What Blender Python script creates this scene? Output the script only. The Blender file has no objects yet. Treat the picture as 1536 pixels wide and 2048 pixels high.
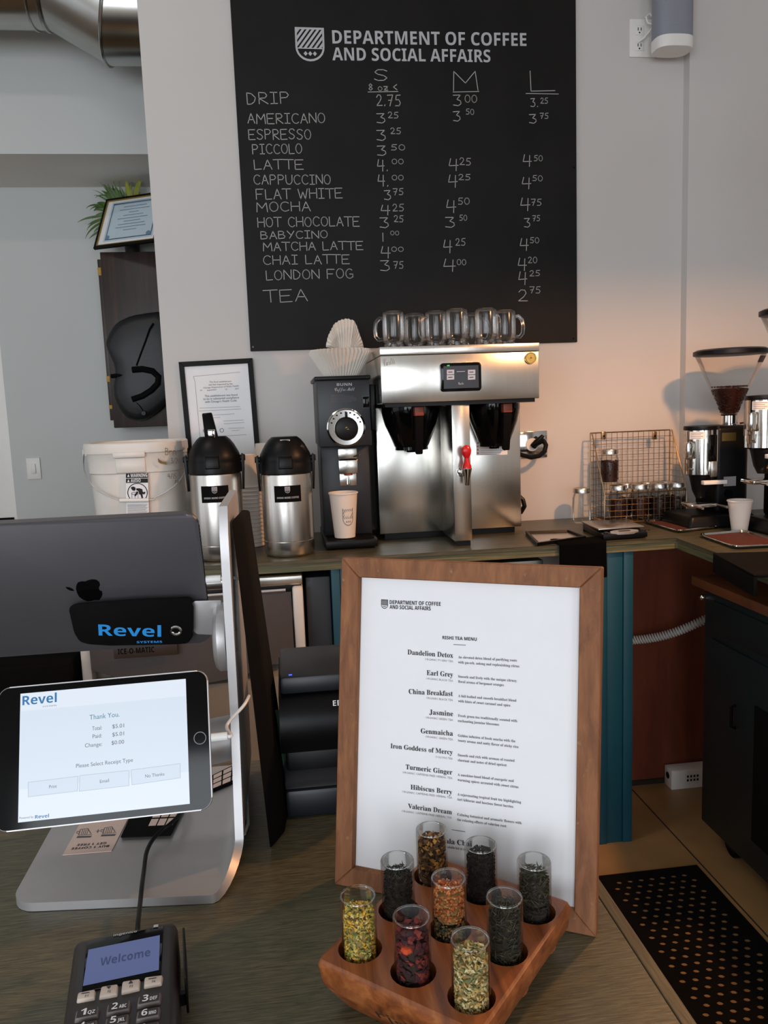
import bpy, bmesh, math, random
from mathutils import Vector, Matrix
random.seed(7)
PI = math.pi
C = bpy.context.scene.collection
sc = bpy.context.scene
# ------------------------------------------------------------------ camera
FPX, CX, CY = 1580.0, 768.0, 1024.0
CAMZ = 1.58
def _rows():
    V = Vector((441, 11876, FPX)).normalized(); X = Vector((13032, -717, FPX))
    xr = (X - V * X.dot(V)).normalized(); dep = xr.cross(-V)
    if dep.z < 0: dep = -dep
    return xr, dep, -V
RX, RY, RZ = _rows()                    # world axes seen in the camera's frame (x right, y down, z forward)
cam = bpy.data.cameras.new('camera'); co = bpy.data.objects.new('camera', cam); C.objects.link(co)
right = Vector((RX.x, RY.x, RZ.x)); up = -Vector((RX.y, RY.y, RZ.y)); back = -Vector((RX.z, RY.z, RZ.z))
m = Matrix.Identity(4)
for i in range(3):
    m[i][0], m[i][1], m[i][2] = right[i], up[i], back[i]
m[2][3] = CAMZ
co.matrix_world = m
cam.sensor_fit = 'VERTICAL'; cam.sensor_height = 36; cam.lens = 36 * FPX / 2048
cam.clip_start = 0.02; cam.clip_end = 60
sc.camera = co
O = Vector((0, 0, CAMZ))
# ------------------------------------------------------------------ view, world, daylight
sc.view_settings.view_transform = 'Standard'; sc.view_settings.look = 'None'
sc.view_settings.gamma = 1; sc.view_settings.use_curve_mapping = False
sc.view_settings.exposure = -0.34
w = bpy.data.worlds.new('world'); sc.world = w; w.use_nodes = True
w.node_tree.nodes['Background'].inputs[0].default_value = (0.72, 0.80, 0.92, 1)
w.node_tree.nodes['Background'].inputs[1].default_value = 0.10
def area_light(name, loc, target, sx, sy, power, col):
    l = bpy.data.lights.new(name, 'AREA'); l.shape = 'RECTANGLE'; l.size = sx; l.size_y = sy
    l.energy = power; l.color = col
    o = bpy.data.objects.new(name, l); C.objects.link(o); o.location = loc
    o.rotation_euler = (Vector(target) - Vector(loc)).to_track_quat('-Z', 'Y').to_euler()
    return o
DAY = (0.87, 0.93, 1.0)
for i, (x, wd, pw) in enumerate(((-3.0, 1.6, 120), (-1.0, 1.6, 105), (1.6, 1.6, 48))):
    area_light('window_daylight', (x, -3.92, 1.9), (x, 0, 1.9), wd, 2.3, pw, DAY)
area_light('window_daylight', (-4.42, 0.6, 1.9), (0, 0.6, 1.9), 2.6, 2.2, 30, DAY)

# ------------------------------------------------------------------ pixel to world on real planes
def ray(x, y):
    d = Vector((x - CX, y - CY, FPX)); return Vector((RX.dot(d), RY.dot(d), RZ.dot(d)))
def AY(x, y, Y):
    r = ray(x, y); return O + r * (Y / r.y)
def AZ(x, y, z):
    r = ray(x, y); return O + r * ((z - CAMZ) / r.z)
def AX(x, y, X):
    r = ray(x, y); return O + r * (X / r.x)
def AP(x, y, p, n):
    r = ray(x, y); return O + r * ((Vector(p) - O).dot(n) / r.dot(n))

# ------------------------------------------------------------------ materials
def lin(c):
    return tuple(((v / 255) / 12.92 if v / 255 <= 0.04045 else ((v / 255 + 0.055) / 1.055) ** 2.4) for v in c) + (1,)
def nodes_of(name):
    mt = bpy.data.materials.new(name); mt.use_nodes = True
    nt = mt.node_tree; return mt, nt, nt.nodes['Principled BSDF']
def mat(name, rgb, rough=0.5, metal=0.0, var=0.06, vscale=30, bump=0.0, bscale=200, spec=0.5, coat=0.0, emis=None, estr=0.0, stretch=(1, 1, 1), sss=0.0, aniso=0.0):
    mt, nt, b = nodes_of(name)
    c = lin(rgb)
    tc = nt.nodes.new('ShaderNodeTexCoord'); mp = nt.nodes.new('ShaderNodeMapping'); mp.inputs['Scale'].default_value = stretch
    nt.links.new(tc.outputs['Object'], mp.inputs['Vector'])
    nz = nt.nodes.new('ShaderNodeTexNoise'); nz.inputs['Scale'].default_value = vscale; nz.inputs['Detail'].default_value = 4
    nt.links.new(mp.outputs[0], nz.inputs['Vector'])
    rp = nt.nodes.new('ShaderNodeValToRGB')
    rp.color_ramp.elements[0].position = 0.3; rp.color_ramp.elements[1].position = 0.7
    rp.color_ramp.elements[0].color = tuple(v * (1 - var) for v in c[:3]) + (1,)
    rp.color_ramp.elements[1].color = tuple(min(1, v * (1 + var)) for v in c[:3]) + (1,)
    nt.links.new(nz.outputs['Fac'], rp.inputs[0]); nt.links.new(rp.outputs[0], b.inputs['Base Color'])
    b.inputs['Roughness'].default_value = rough; b.inputs['Metallic'].default_value = metal
    b.inputs['Specular IOR Level'].default_value = spec; b.inputs['Coat Weight'].default_value = coat
    if aniso: b.inputs['Anisotropic'].default_value = aniso
    if sss:
        b.inputs['Subsurface Weight'].default_value = sss; b.inputs['Subsurface Radius'].default_value = (0.02, 0.015, 0.01)
    if bump:
        n2 = nt.nodes.new('ShaderNodeTexNoise'); n2.inputs['Scale'].default_value = bscale; n2.inputs['Detail'].default_value = 3
        nt.links.new(mp.outputs[0], n2.inputs['Vector'])
        bp = nt.nodes.new('ShaderNodeBump'); bp.inputs['Strength'].default_value = bump; bp.inputs['Distance'].default_value = 0.002
        nt.links.new(n2.outputs['Fac'], bp.inputs['Height']); nt.links.new(bp.outputs[0], b.inputs['Normal'])
    if emis:
        b.inputs['Emission Color'].default_value = lin(emis); b.inputs['Emission Strength'].default_value = estr
    return mt
def wood(name, cols, stretch, rough=0.45, scale=6.0, bump=0.15, rot=(0, 0, 0), fleck=None, coat=0.0, pos=(0.25, 0.5, 0.75), spec=0.5):
    mt, nt, b = nodes_of(name)
    tc = nt.nodes.new('ShaderNodeTexCoord'); mp = nt.nodes.new('ShaderNodeMapping')
    mp.inputs['Scale'].default_value = stretch; mp.inputs['Rotation'].default_value = rot
    nt.links.new(tc.outputs['Object'], mp.inputs['Vector'])
    nz = nt.nodes.new('ShaderNodeTexNoise'); nz.inputs['Scale'].default_value = scale; nz.inputs['Detail'].default_value = 8; nz.inputs['Roughness'].default_value = 0.62
    nz.inputs['Distortion'].default_value = 0.5
    nt.links.new(mp.outputs[0], nz.inputs['Vector'])
    rp = nt.nodes.new('ShaderNodeValToRGB'); e = rp.color_ramp.elements
    e[0].position = pos[0]; e[0].color = lin(cols[0]); e[1].position = pos[2]; e[1].color = lin(cols[2])
    k = e.new(pos[1]); k.color = lin(cols[1])
    nt.links.new(nz.outputs['Fac'], rp.inputs[0]); out = rp.outputs[0]
    if fleck:
        n3 = nt.nodes.new('ShaderNodeTexNoise'); n3.inputs['Scale'].default_value = 90; n3.inputs['Detail'].default_value = 6
        nt.links.new(tc.outputs['Object'], n3.inputs['Vector'])
        r3 = nt.nodes.new('ShaderNodeValToRGB'); r3.color_ramp.elements[0].position = 0.66; r3.color_ramp.elements[1].position = 0.74
        nt.links.new(n3.outputs['Fac'], r3.inputs[0])
        mx = nt.nodes.new('ShaderNodeMix'); mx.data_type = 'RGBA'
        nt.links.new(r3.outputs[0], mx.inputs[0]); nt.links.new(out, mx.inputs[6]); mx.inputs[7].default_value = lin(fleck); out = mx.outputs[2]
    nt.links.new(out, b.inputs['Base Color'])
    b.inputs['Roughness'].default_value = rough; b.inputs['Coat Weight'].default_value = coat; b.inputs['Specular IOR Level'].default_value = spec
    bp = nt.nodes.new('ShaderNodeBump'); bp.inputs['Strength'].default_value = bump; bp.inputs['Distance'].default_value = 0.002
    nt.links.new(nz.outputs['Fac'], bp.inputs['Height']); nt.links.new(bp.outputs[0], b.inputs['Normal'])
    return mt
def clear(name, tint=(0.96, 0.97, 0.96), edge=0.45, ior=1.45, rough=0.02, gloss=1.0):
    mt = bpy.data.materials.new(name); mt.use_nodes = True; nt = mt.node_tree
    for n in list(nt.nodes): nt.nodes.remove(n)
    out = nt.nodes.new('ShaderNodeOutputMaterial'); mx = nt.nodes.new('ShaderNodeMixShader')
    tr = nt.nodes.new('ShaderNodeBsdfTransparent'); gl = nt.nodes.new('ShaderNodeBsdfGlossy'); gl.inputs['Roughness'].default_value = rough
    gl.inputs['Color'].default_value = (gloss, gloss, gloss, 1)
    lw = nt.nodes.new('ShaderNodeLayerWeight'); lw.inputs['Blend'].default_value = 0.35
    rp = nt.nodes.new('ShaderNodeValToRGB'); e = rp.color_ramp.elements
    e[0].position = 0.35; e[0].color = tint + (1,); e[1].position = 1.0; e[1].color = tuple(v * edge for v in tint) + (1,)
    nt.links.new(lw.outputs['Facing'], rp.inputs[0]); nt.links.new(rp.outputs[0], tr.inputs[0])
    fr = nt.nodes.new('ShaderNodeFresnel'); fr.inputs[0].default_value = ior
    ml = nt.nodes.new('ShaderNodeMath'); ml.operation = 'MULTIPLY'; ml.inputs[1].default_value = 0.6; nt.links.new(fr.outputs[0], ml.inputs[0])
    nt.links.new(ml.outputs[0], mx.inputs[0]); nt.links.new(tr.outputs[0], mx.inputs[1]); nt.links.new(gl.outputs[0], mx.inputs[2])
    nt.links.new(mx.outputs[0], out.inputs[0]); return mt
def bits(name, cols, rough=0.8):
    mt, nt, b = nodes_of(name)
    g = nt.nodes.new('ShaderNodeNewGeometry'); rp = nt.nodes.new('ShaderNodeValToRGB'); rp.color_ramp.interpolation = 'CONSTANT'
    e = rp.color_ramp.elements; n = len(cols)
    e[0].position = 0; e[0].color = lin(cols[0]); e[1].position = 1 / n; e[1].color = lin(cols[1])
    for i in range(2, n):
        k = e.new(i / n); k.color = lin(cols[i])
    nt.links.new(g.outputs['Random Per Island'], rp.inputs[0]); nt.links.new(rp.outputs[0], b.inputs['Base Color'])
    b.inputs['Roughness'].default_value = rough; return mt
def glow(name, rgb, s):
    return mat(name, (10, 10, 10), 0.3, emis=rgb, estr=s, var=0)

M = {}
M['wall'] = mat('painted_wall', (203, 199, 196), 0.75, var=0.012, vscale=3, bump=0.05, bscale=300)
M['wall_grey'] = mat('grey_painted_wall', (200, 203, 201), 0.75, var=0.012, vscale=3, bump=0.05, bscale=300)
M['soffit'] = mat('soffit_paint', (232, 230, 224), 0.8, var=0.01)
M['ceil'] = mat('ceiling_paint', (200, 198, 194), 0.8, var=0.02)
M['floor'] = mat('sealed_concrete', (152, 118, 76), 0.42, var=0.16, vscale=5, bump=0.05, bscale=60)
M['joint'] = mat('joint_shadow_gap', (40, 30, 22), 0.9)
M['counter'] = wood('stained_counter_wood', ((48, 52, 40), (76, 74, 56), (106, 96, 72)), (1.2, 26, 12), 0.34, 4.0, 0.12, pos=(0.3, 0.5, 0.72))
M['counter_edge'] = wood('counter_plywood_edge', ((50, 60, 48), (92, 94, 68), (150, 130, 84)), (1.5, 1.5, 60), 0.5, 3.0, 0.1)
M['front_wood'] = wood('front_counter_wood', ((54, 54, 42), (86, 82, 62), (116, 108, 80)), (12, 190, 12), 0.36, 3.5, 0.2, rot=(0, 0, 0.06), pos=(0.3, 0.5, 0.72))
M['trim_wood'] = wood('counter_edge_trim_wood', ((54, 52, 38), (76, 70, 50), (94, 86, 60)), (60, 5, 60), 0.45, 4.0, 0.15)
M['board'] = mat('chalkboard_black', (17, 15, 14), 0.6, var=0.4, vscale=4, spec=0.25)
M['chalk'] = mat('white_chalk', (172, 170, 168), 0.95, var=0.25, vscale=700)
M['print_grey'] = mat('printed_light_grey', (182, 182, 186), 0.7, var=0.02)
M['steel'] = mat('brushed_stainless_steel', (206, 203, 196), 0.24, 1.0, var=0.03, vscale=3, bump=0.012, bscale=50, stretch=(30, 30, 1.0), aniso=0.2)
M['steel_h'] = mat('brushed_steel_reflection_streaks', (200, 195, 188), 0.27, 1.0, var=0.10, vscale=7, aniso=0.5, stretch=(14, 14, .3))  # colour streaks stand in for upright reflections of the room
M['chrome'] = mat('polished_chrome', (215, 213, 208), 0.1, 1.0, var=0.01)
M['duct'] = mat('galvanised_duct_steel', (176, 176, 172), 0.24, 1.0, var=0.10, vscale=6)
M['alu'] = mat('satin_aluminium', (196, 194, 194), 0.45, 0.7, var=0.02, bump=0.02, bscale=700)
M['alu_dark'] = mat('space_grey_aluminium', (106, 104, 108), 0.5, 0.75, var=0.02)
M['wire'] = mat('bronzed_wire', (150, 128, 98), 0.35, 0.9)
M['brass'] = mat('brass_badge', (208, 176, 100), 0.25, 1.0)
M['black'] = mat('black_plastic', (12, 12, 13), 0.38, var=0.1, spec=0.22)
M['black_gloss'] = mat('glossy_black_plastic', (8, 8, 9), 0.08, var=0.1, spec=0.22)
M['black_matte'] = mat('matte_black', (12, 11, 11), 0.8, var=0.15, spec=0.1)
M['slate'] = mat('dark_slate_enamel', (27, 30, 36), 0.42, var=0.05)
M['rubber'] = mat('black_rubber', (12, 10, 9), 0.75, spec=0.1, var=0.15, bump=0.2, bscale=300)
M['cloth_black'] = mat('black_terry_cloth', (9, 8, 8), 0.98, spec=0.05, var=0.3, vscale=300, bump=0.6, bscale=500)
M['leather'] = mat('dark_leather', (22, 24, 28), 0.45, var=0.2, vscale=40, bump=0.25, bscale=260)
M['white_plastic'] = mat('milky_white_plastic', (226, 219, 210), 0.35, var=0.02, sss=0.08)
M['white'] = mat('white_satin_plastic', (232, 230, 226), 0.4, var=0.01)
M['paper'] = mat('white_paper', (238, 238, 240), 0.7, var=0.01)
M['paper_cup'] = mat('white_paper_cup', (232, 220, 208), 0.65, var=0.015)
M['filter'] = mat('paper_coffee_filter', (224, 216, 206), 0.85, var=0.02)
M['ink'] = mat('dark_ink', (30, 28, 30), 0.8, var=0)
M['ink_soft'] = mat('grey_ink', (92, 90, 94), 0.8, var=0)
M['ink_faint'] = mat('pale_grey_ink', (150, 146, 148), 0.8, var=0)
M['marker'] = mat('brown_marker', (96, 80, 66), 0.8, var=0.1)
M['stain'] = mat('brown_stain', (120, 96, 58), 0.7, var=0.3)
M['frame_black'] = mat('black_picture_frame', (18, 17, 17), 0.5, var=0.1, spec=0.15)
M['dark_wood'] = wood('dark_stained_panel', ((20, 12, 9), (40, 24, 17), (66, 42, 28)), (9, 9, 0.7), 0.4, 4.0, 0.2)
M['frame_wood'] = wood('weathered_frame_wood', ((98, 58, 32), (132, 83, 50), (156, 103, 64)), (12, 12, 2.0), 0.7, 7.0, 0.4, fleck=(150, 112, 80))
M['block'] = wood('oiled_hardwood', ((88, 42, 18), (142, 78, 38), (180, 112, 62)), (26, 2.0, 26), 0.42, 3.0, 0.1, rot=(0, 0, 0.72), pos=(0.28, 0.52, 0.75))
M['burn'] = mat('burnt_brand_mark', (34, 16, 8), 0.8)
M['teal'] = mat('teal_paint', (14, 74, 92), 0.5, var=0.06, vscale=12)
M['ply'] = wood('reddish_plywood', ((84, 34, 16), (112, 50, 26), (132, 66, 36)), (3, 3, 0.6), 0.6, 3.0, 0.1)
M['yellow_ply'] = wood('yellow_plywood', ((150, 110, 40), (180, 138, 56), (196, 156, 76)), (2, 2, 9), 0.6, 3.0, 0.1)
M['top_reflection'] = mat('steel_top_copper_reflection', (112, 66, 38), 0.35, var=0.15, vscale=20)  # steel top; its copper reflection is put into the brown colour
M['cart'] = mat('dark_green_enamel', (15, 26, 28), 0.45, var=0.08)
M['ice_dark'] = mat('dark_brown_ice_bin_plastic', (66, 54, 48), 0.5, var=0.05, bump=0.2, bscale=500)
M['ice_body'] = mat('grey_ice_bin_shell', (150, 140, 126), 0.5, var=0.03)
M['speaker'] = mat('grey_speaker_mesh', (136, 140, 150), 0.6, var=0.08, vscale=400)
M['red'] = mat('red_plastic', (196, 20, 26), 0.25)
M['rust'] = mat('rust_red_handle_tab', (130, 58, 40), 0.5)
M['copper_liner'] = mat('reddish_brown_coffee_grounds', (80, 32, 18), 0.75, var=0.35, vscale=120, bump=0.5, bscale=400)
M['screen_white'] = glow('lit_white_screen', (232, 242, 255), 1.12)
M['screen_text'] = glow('screen_grey_text', (112, 120, 134), 0.75)
M['screen_pale'] = glow('screen_button_fill', (220, 233, 249), 1.08)
M['screen_line'] = glow('screen_button_line', (190, 204, 220), 0.95)
M['screen_blue'] = glow('screen_blue_text', (10, 130, 200), 0.8)
M['screen_teal'] = glow('screen_teal_text', (70, 150, 184), 0.8)
M['blue_logo'] = mat('bright_blue_logo', (44, 150, 226), 0.5, var=0)
M['lcd_blue'] = glow('blue_lcd', (112, 128, 190), 0.52)
M['lcd_text'] = glow('blue_lcd_text', (58, 84, 150), 0.35)
M['lcd_dark'] = glow('dark_lcd', (24, 28, 46), 0.5)
M['lcd_icon'] = glow('lcd_icon', (226, 206, 206), 0.8)
M['green_led'] = glow('green_led', (60, 230, 60), 1.0)
M['blue_led'] = glow('blue_led', (90, 110, 255), 1.2)
M['glass'] = clear('clear_glass', edge=0.80, ior=1.25)
M['mug_glass'] = clear('frosted_mug_glass', (0.86, 0.85, 0.84), 0.6, 1.6, 0.16)
M['glass_vial'] = clear('thin_vial_glass', edge=0.92, ior=1.32)
M['hopper'] = clear('clear_hopper_plastic', (0.96, 0.94, 0.92), 0.93, ior=1.16)
M['beans'] = mat('roasted_coffee_beans', (46, 20, 14), 0.4, var=0.4, vscale=60)
M['leaf'] = mat('green_leaf', (74, 104, 42), 0.5, var=0.35, vscale=15)
M['leaf2'] = mat('yellow_green_leaf', (142, 146, 52), 0.5, var=0.3, vscale=15)
M['gold'] = mat('gold_frame_line', (170, 140, 70), 0.4, 0.6)
M['cert_paper'] = mat('pale_blue_certificate_paper', (196, 212, 222), 0.6, var=0.02)
M['cert_ink'] = mat('blue_grey_ink', (110, 138, 160), 0.8, var=0.1)
M['green_paper'] = mat('green_booklet', (96, 132, 112), 0.7)
M['key_cream'] = mat('cream_button', (206, 190, 176), 0.5)
M['key_dark'] = mat('dark_key', (44, 34, 32), 0.45)
M['key_body'] = mat('grey_brown_key_side', (112, 102, 100), 0.5)
M['reader'] = mat('dark_grey_terminal_shell', (42, 36, 33), 0.45)
M['pot'] = mat('dark_plant_pot', (40, 36, 32), 0.6)
M['card_pink'] = mat('blush_card_square', (226, 200, 188), 0.7, var=0)
M['warm_white'] = mat('lamp_shade_inside', (235, 225, 205), 0.6)
M['bulb'] = glow('lit_bulb', (255, 190, 110), 8.0)

# ------------------------------------------------------------------ builders
WL = {}
class MB:
    def __init__(s, mx=None):
        s.bm = bmesh.new(); s.mx = mx
    def t(s, p):
        p = Vector(p); return s.mx @ p if s.mx else p
    def face(s, pts):
        try: s.bm.faces.new([s.bm.verts.new(s.t(p)) for p in pts])
        except ValueError: pass
        return s
    def grid(s, rows, closed_u=False, closed_v=False):
        vs = [[s.bm.verts.new(s.t(p)) for p in r] for r in rows]
        n = len(vs); k = len(vs[0])
        for i in range(n if closed_v else n - 1):
            for j in range(k if closed_u else k - 1):
                a, b2, c, d = vs[i][j], vs[i][(j + 1) % k], vs[(i + 1) % n][(j + 1) % k], vs[(i + 1) % n][j]
                q = []
                for v in (a, b2, c, d):
                    if v not in q: q.append(v)
                try: s.bm.faces.new(q)
                except ValueError: pass
        return vs
    def box(s, x0, x1, y0, y1, z0, z1, r=0.0, seg=2):
        b = bmesh.new()
        v = [b.verts.new((x, y, z)) for x in (x0, x1) for y in (y0, y1) for z in (z0, z1)]
        for f in ((0, 1, 3, 2), (4, 6, 7, 5), (0, 4, 5, 1), (2, 3, 7, 6), (0, 2, 6, 4), (1, 5, 7, 3)): b.faces.new([v[i] for i in f])
        if r > 0: bmesh.ops.bevel(b, geom=b.edges[:], offset=r, segments=seg, profile=0.5, affect='EDGES')
        return s.merge(b)
    def hexa(s, bot, top, r=0.0, seg=2):
        b = bmesh.new(); n = len(bot)
        vb = [b.verts.new(p) for p in bot]; vt = [b.verts.new(p) for p in top]
        b.faces.new(vb[::-1]); b.faces.new(vt)
        for i in range(n): b.faces.new((vb[i], vb[(i + 1) % n], vt[(i + 1) % n], vt[i]))
        if r > 0: bmesh.ops.bevel(b, geom=b.edges[:], offset=r, segments=seg, profile=0.5, affect='EDGES')
        return s.merge(b)
    def merge(s, b):
        b.verts.ensure_lookup_table(); mp = {}
        for v in b.verts: mp[v] = s.bm.verts.new(s.t(v.co))
        for f in b.faces:
            try: s.bm.faces.new([mp[v] for v in f.verts])
            except ValueError: pass
        b.free(); return s
    def prism(s, pts, z0, z1, r=0.0):
        return s.hexa([(x, y, z0) for x, y in pts], [(x, y, z1) for x, y in pts], r)
    def lathe(s, prof, c=(0, 0, 0), n=32, sx=1.0, sy=1.0, sup=None, cap=True):
        c = Vector(c); rows = []
        for r, z in prof:
            row = []
            for k in range(n):
                a = 2 * PI * k / n; q = 1.0
                if sup: q = (abs(math.cos(a)) ** sup + abs(math.sin(a)) ** sup) ** (-1 / sup)
                row.append(c + Vector((r * q * sx * math.cos(a), r * q * sy * math.sin(a), z)))
            rows.append(row)
        vs = s.grid(rows, closed_u=True)
        for e, pr in ((vs[0], prof[0]), (vs[-1], prof[-1])) if cap else ():
            if pr[0] > 1e-5:
                try: s.bm.faces.new(e)
                except ValueError: pass
        return s
    def cyl(s, p0, p1, r0, r1=None, n=20, cap=True):
        p0, p1 = Vector(p0), Vector(p1); r1 = r0 if r1 is None else r1
        d = (p1 - p0).normalized(); a = d.orthogonal().normalized(); b = d.cross(a)
        rows = [[p + (a * math.cos(2 * PI * k / n) + b * math.sin(2 * PI * k / n)) * r for k in range(n)] for p, r in ((p0, r0), (p1, r1))]
        vs = s.grid(rows, closed_u=True)
        if cap:
            for e in vs:
                try: s.bm.faces.new(e)
                except ValueError: pass
        return s
    def tube(s, pts, r, n=8, closed=False, cap=True):
        pts = [Vector(p) for p in pts]; N = len(pts); rows = []
        a = None
        for i in range(N):
            if closed: d = pts[(i + 1) % N] - pts[i - 1]
            else: d = pts[min(i + 1, N - 1)] - pts[max(i - 1, 0)]
            if d.length < 1e-9: d = Vector((0, 0, 1))
            d.normalize()
            a = d.orthogonal().normalized() if a is None else (a - d * a.dot(d))
            if a.length < 1e-6: a = d.orthogonal()
            a.normalize(); b = d.cross(a); rr = r[i] if isinstance(r, (list, tuple)) else r
            rows.append([pts[i] + (a * math.cos(2 * PI * k / n) + b * math.sin(2 * PI * k / n)) * rr for k in range(n)])
        vs = s.grid(rows, closed_u=True, closed_v=closed)
        if cap and not closed:
            for e in (vs[0], vs[-1]):
                try: s.bm.faces.new(e)
                except ValueError: pass
        return s
    def ribbon(s, pts, wd, nrm):
        pts = [Vector(p) for p in pts]
        for a, b in zip(pts, pts[1:]):
            d = b - a
            if d.length < 1e-7: continue
            d.normalize(); k = Vector(nrm).cross(d) * wd * 0.5; e = d * wd * 0.3
            s.face((a - k - e, b - k + e, b + k + e, a + k - e))
        return s
    def sph(s, c, r, n=16, sz=1.0):
        return s.lathe([(max(r * math.sin(PI * i / (n // 2)), 0), -r * sz * math.cos(PI * i / (n // 2))) for i in range(n // 2 + 1)], c, n)
    def build(s, name, mt, parent=None, smooth=35, kind=None, label=None):
        bm = s.bm
        bmesh.ops.remove_doubles(bm, verts=bm.verts[:], dist=1e-6)
        bmesh.ops.recalc_face_normals(bm, faces=bm.faces[:])
        me = bpy.data.meshes.new(name)
        if parent is not None: off = WL[parent]
        else:
            xs = [v.co for v in bm.verts]
            off = Vector(((min(v.x for v in xs) + max(v.x for v in xs)) / 2, (min(v.y for v in xs) + max(v.y for v in xs)) / 2, min(v.z for v in xs)))
        bmesh.ops.translate(bm, verts=bm.verts[:], vec=-off)
        bm.to_mesh(me); bm.free()
        me.materials.append(M[mt] if isinstance(mt, str) else mt)
        if smooth:
            for p in me.polygons: p.use_smooth = True
            me.set_sharp_from_angle(angle=math.radians(smooth))
        o = bpy.data.objects.new(name, me); C.objects.link(o)
        if parent is not None:
            o.parent = parent
        else: o.location = off
        WL[o] = off.copy()
        if kind: o['kind'] = kind
        if label: o['label'] = label
        return o
def tag(o, label, cat, group=None):
    o['label'] = label; o['category'] = cat
    if group: o['group'] = group
    return o
def thing(name, label, cat, loc, group=None):
    o = bpy.data.objects.new(name, None); C.objects.link(o); o.location = loc; o.empty_display_size = 0.05
    WL[o] = Vector(loc); return tag(o, label, cat, group)
def struct(o):
    o['kind'] = 'structure'; return o
def dup(root, loc, label=None, group=None, rotz=0.0, scale=1.0):
    def cp(o, par):
        c = o.copy(); C.objects.link(c)
        if par is not None: c.parent = par
        for ch in o.children: cp(ch, c)
        return c
    r = cp(root, None); r.location = loc; r.rotation_euler = (0, 0, rotz); r.scale = (scale,) * 3
    if label: r['label'] = label
    if group: r['group'] = group
    return r
def frame_mx(o, u, v):
    o = Vector(o); u = Vector(u).normalized(); v = Vector(v); v = (v - u * v.dot(u)).normalized(); n = u.cross(v)
    mx = Matrix.Identity(4)
    for i in range(3):
        mx[i][0], mx[i][1], mx[i][2], mx[i][3] = u[i], v[i], n[i], o[i]
    return mx
# ---- lettering
def serif(t):
    return ''.join(chr(0x1D400 + ord(c) - 65) if 'A' <= c <= 'Z' else chr(0x1D41A + ord(c) - 97) if 'a' <= c <= 'z' else c for c in t)
def bold(t):
    return ''.join(chr(0x1D5D4 + ord(c) - 65) if 'A' <= c <= 'Z' else chr(0x1D5EE + ord(c) - 97) if 'a' <= c <= 'z' else chr(0x1D7EC + ord(c) - 48) if '0' <= c <= '9' else c for c in t)
def script(t):
    return ''.join(chr(0x1D4D0 + ord(c) - 65) if 'A' <= c <= 'Z' else chr(0x1D4EA + ord(c) - 97) if 'a' <= c <= 'z' else c for c in t)
_tc = {}
def glyphs(t, res):
    if (t, res) not in _tc:
        c = bpy.data.curves.new('t', 'FONT'); c.body = t; c.size = 1; c.resolution_u = res
        o = bpy.data.objects.new('t', c); me = bpy.data.meshes.new_from_object(o)
        vs = [v.co.copy() for v in me.vertices]; fs = [tuple(p.vertices) for p in me.polygons]
        bpy.data.objects.remove(o); bpy.data.curves.remove(c); bpy.data.meshes.remove(me)
        _tc[(t, res)] = (vs, fs)
    return _tc[(t, res)]
def text(mb, t, mx, wd=None, h=None, align='L', res=3, shear=0.0):
    vs, fs = glyphs(t, res)
    if not vs: return
    x0 = min(v.x for v in vs); x1 = max(v.x for v in vs); y1 = max(v.y for v in vs)
    sx = wd / (x1 - x0) if wd else None; sy = h / y1 if h else None
    if sx is None: sx = sy
    if sy is None: sy = sx
    W = (x1 - x0) * sx; ox = {'L': 0, 'C': -W / 2, 'R': -W}[align]
    nv = [mb.bm.verts.new(mb.t(mx @ Vector(((v.x - x0) * sx + ox + shear * v.y * sy, v.y * sy, 0)))) for v in vs]
    for f in fs:
        try: mb.bm.faces.new([nv[i] for i in f])
        except ValueError: pass
def text_px(mb, t, pl, pn, a, b, hpx, lift=0.0006, res=3, shear=0.0):
    """lettering on the plane (pl, pn) from image point a to b along its baseline, hpx tall"""
    pn = Vector(pn).normalized()
    if pn.dot(O - Vector(pl)) < 0: pn = -pn
    q = Vector(pl) + pn * lift
    A, B = AP(*a, q, pn), AP(*b, q, pn); T = AP(a[0], a[1] - hpx, q, pn)
    u = (B - A); wd = u.length; u.normalize(); v = pn.cross(u)
    text(mb, t, frame_mx(A, u, v), wd, abs((T - A).dot(v)), 'L', res, shear)
def arc(cx, cy, rx, ry, a0, a1, n=10):
    return [(cx + rx * math.cos(math.radians(a0 + (a1 - a0) * i / n)), cy + ry * math.sin(math.radians(a0 + (a1 - a0) * i / n))) for i in range(n + 1)]
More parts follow.
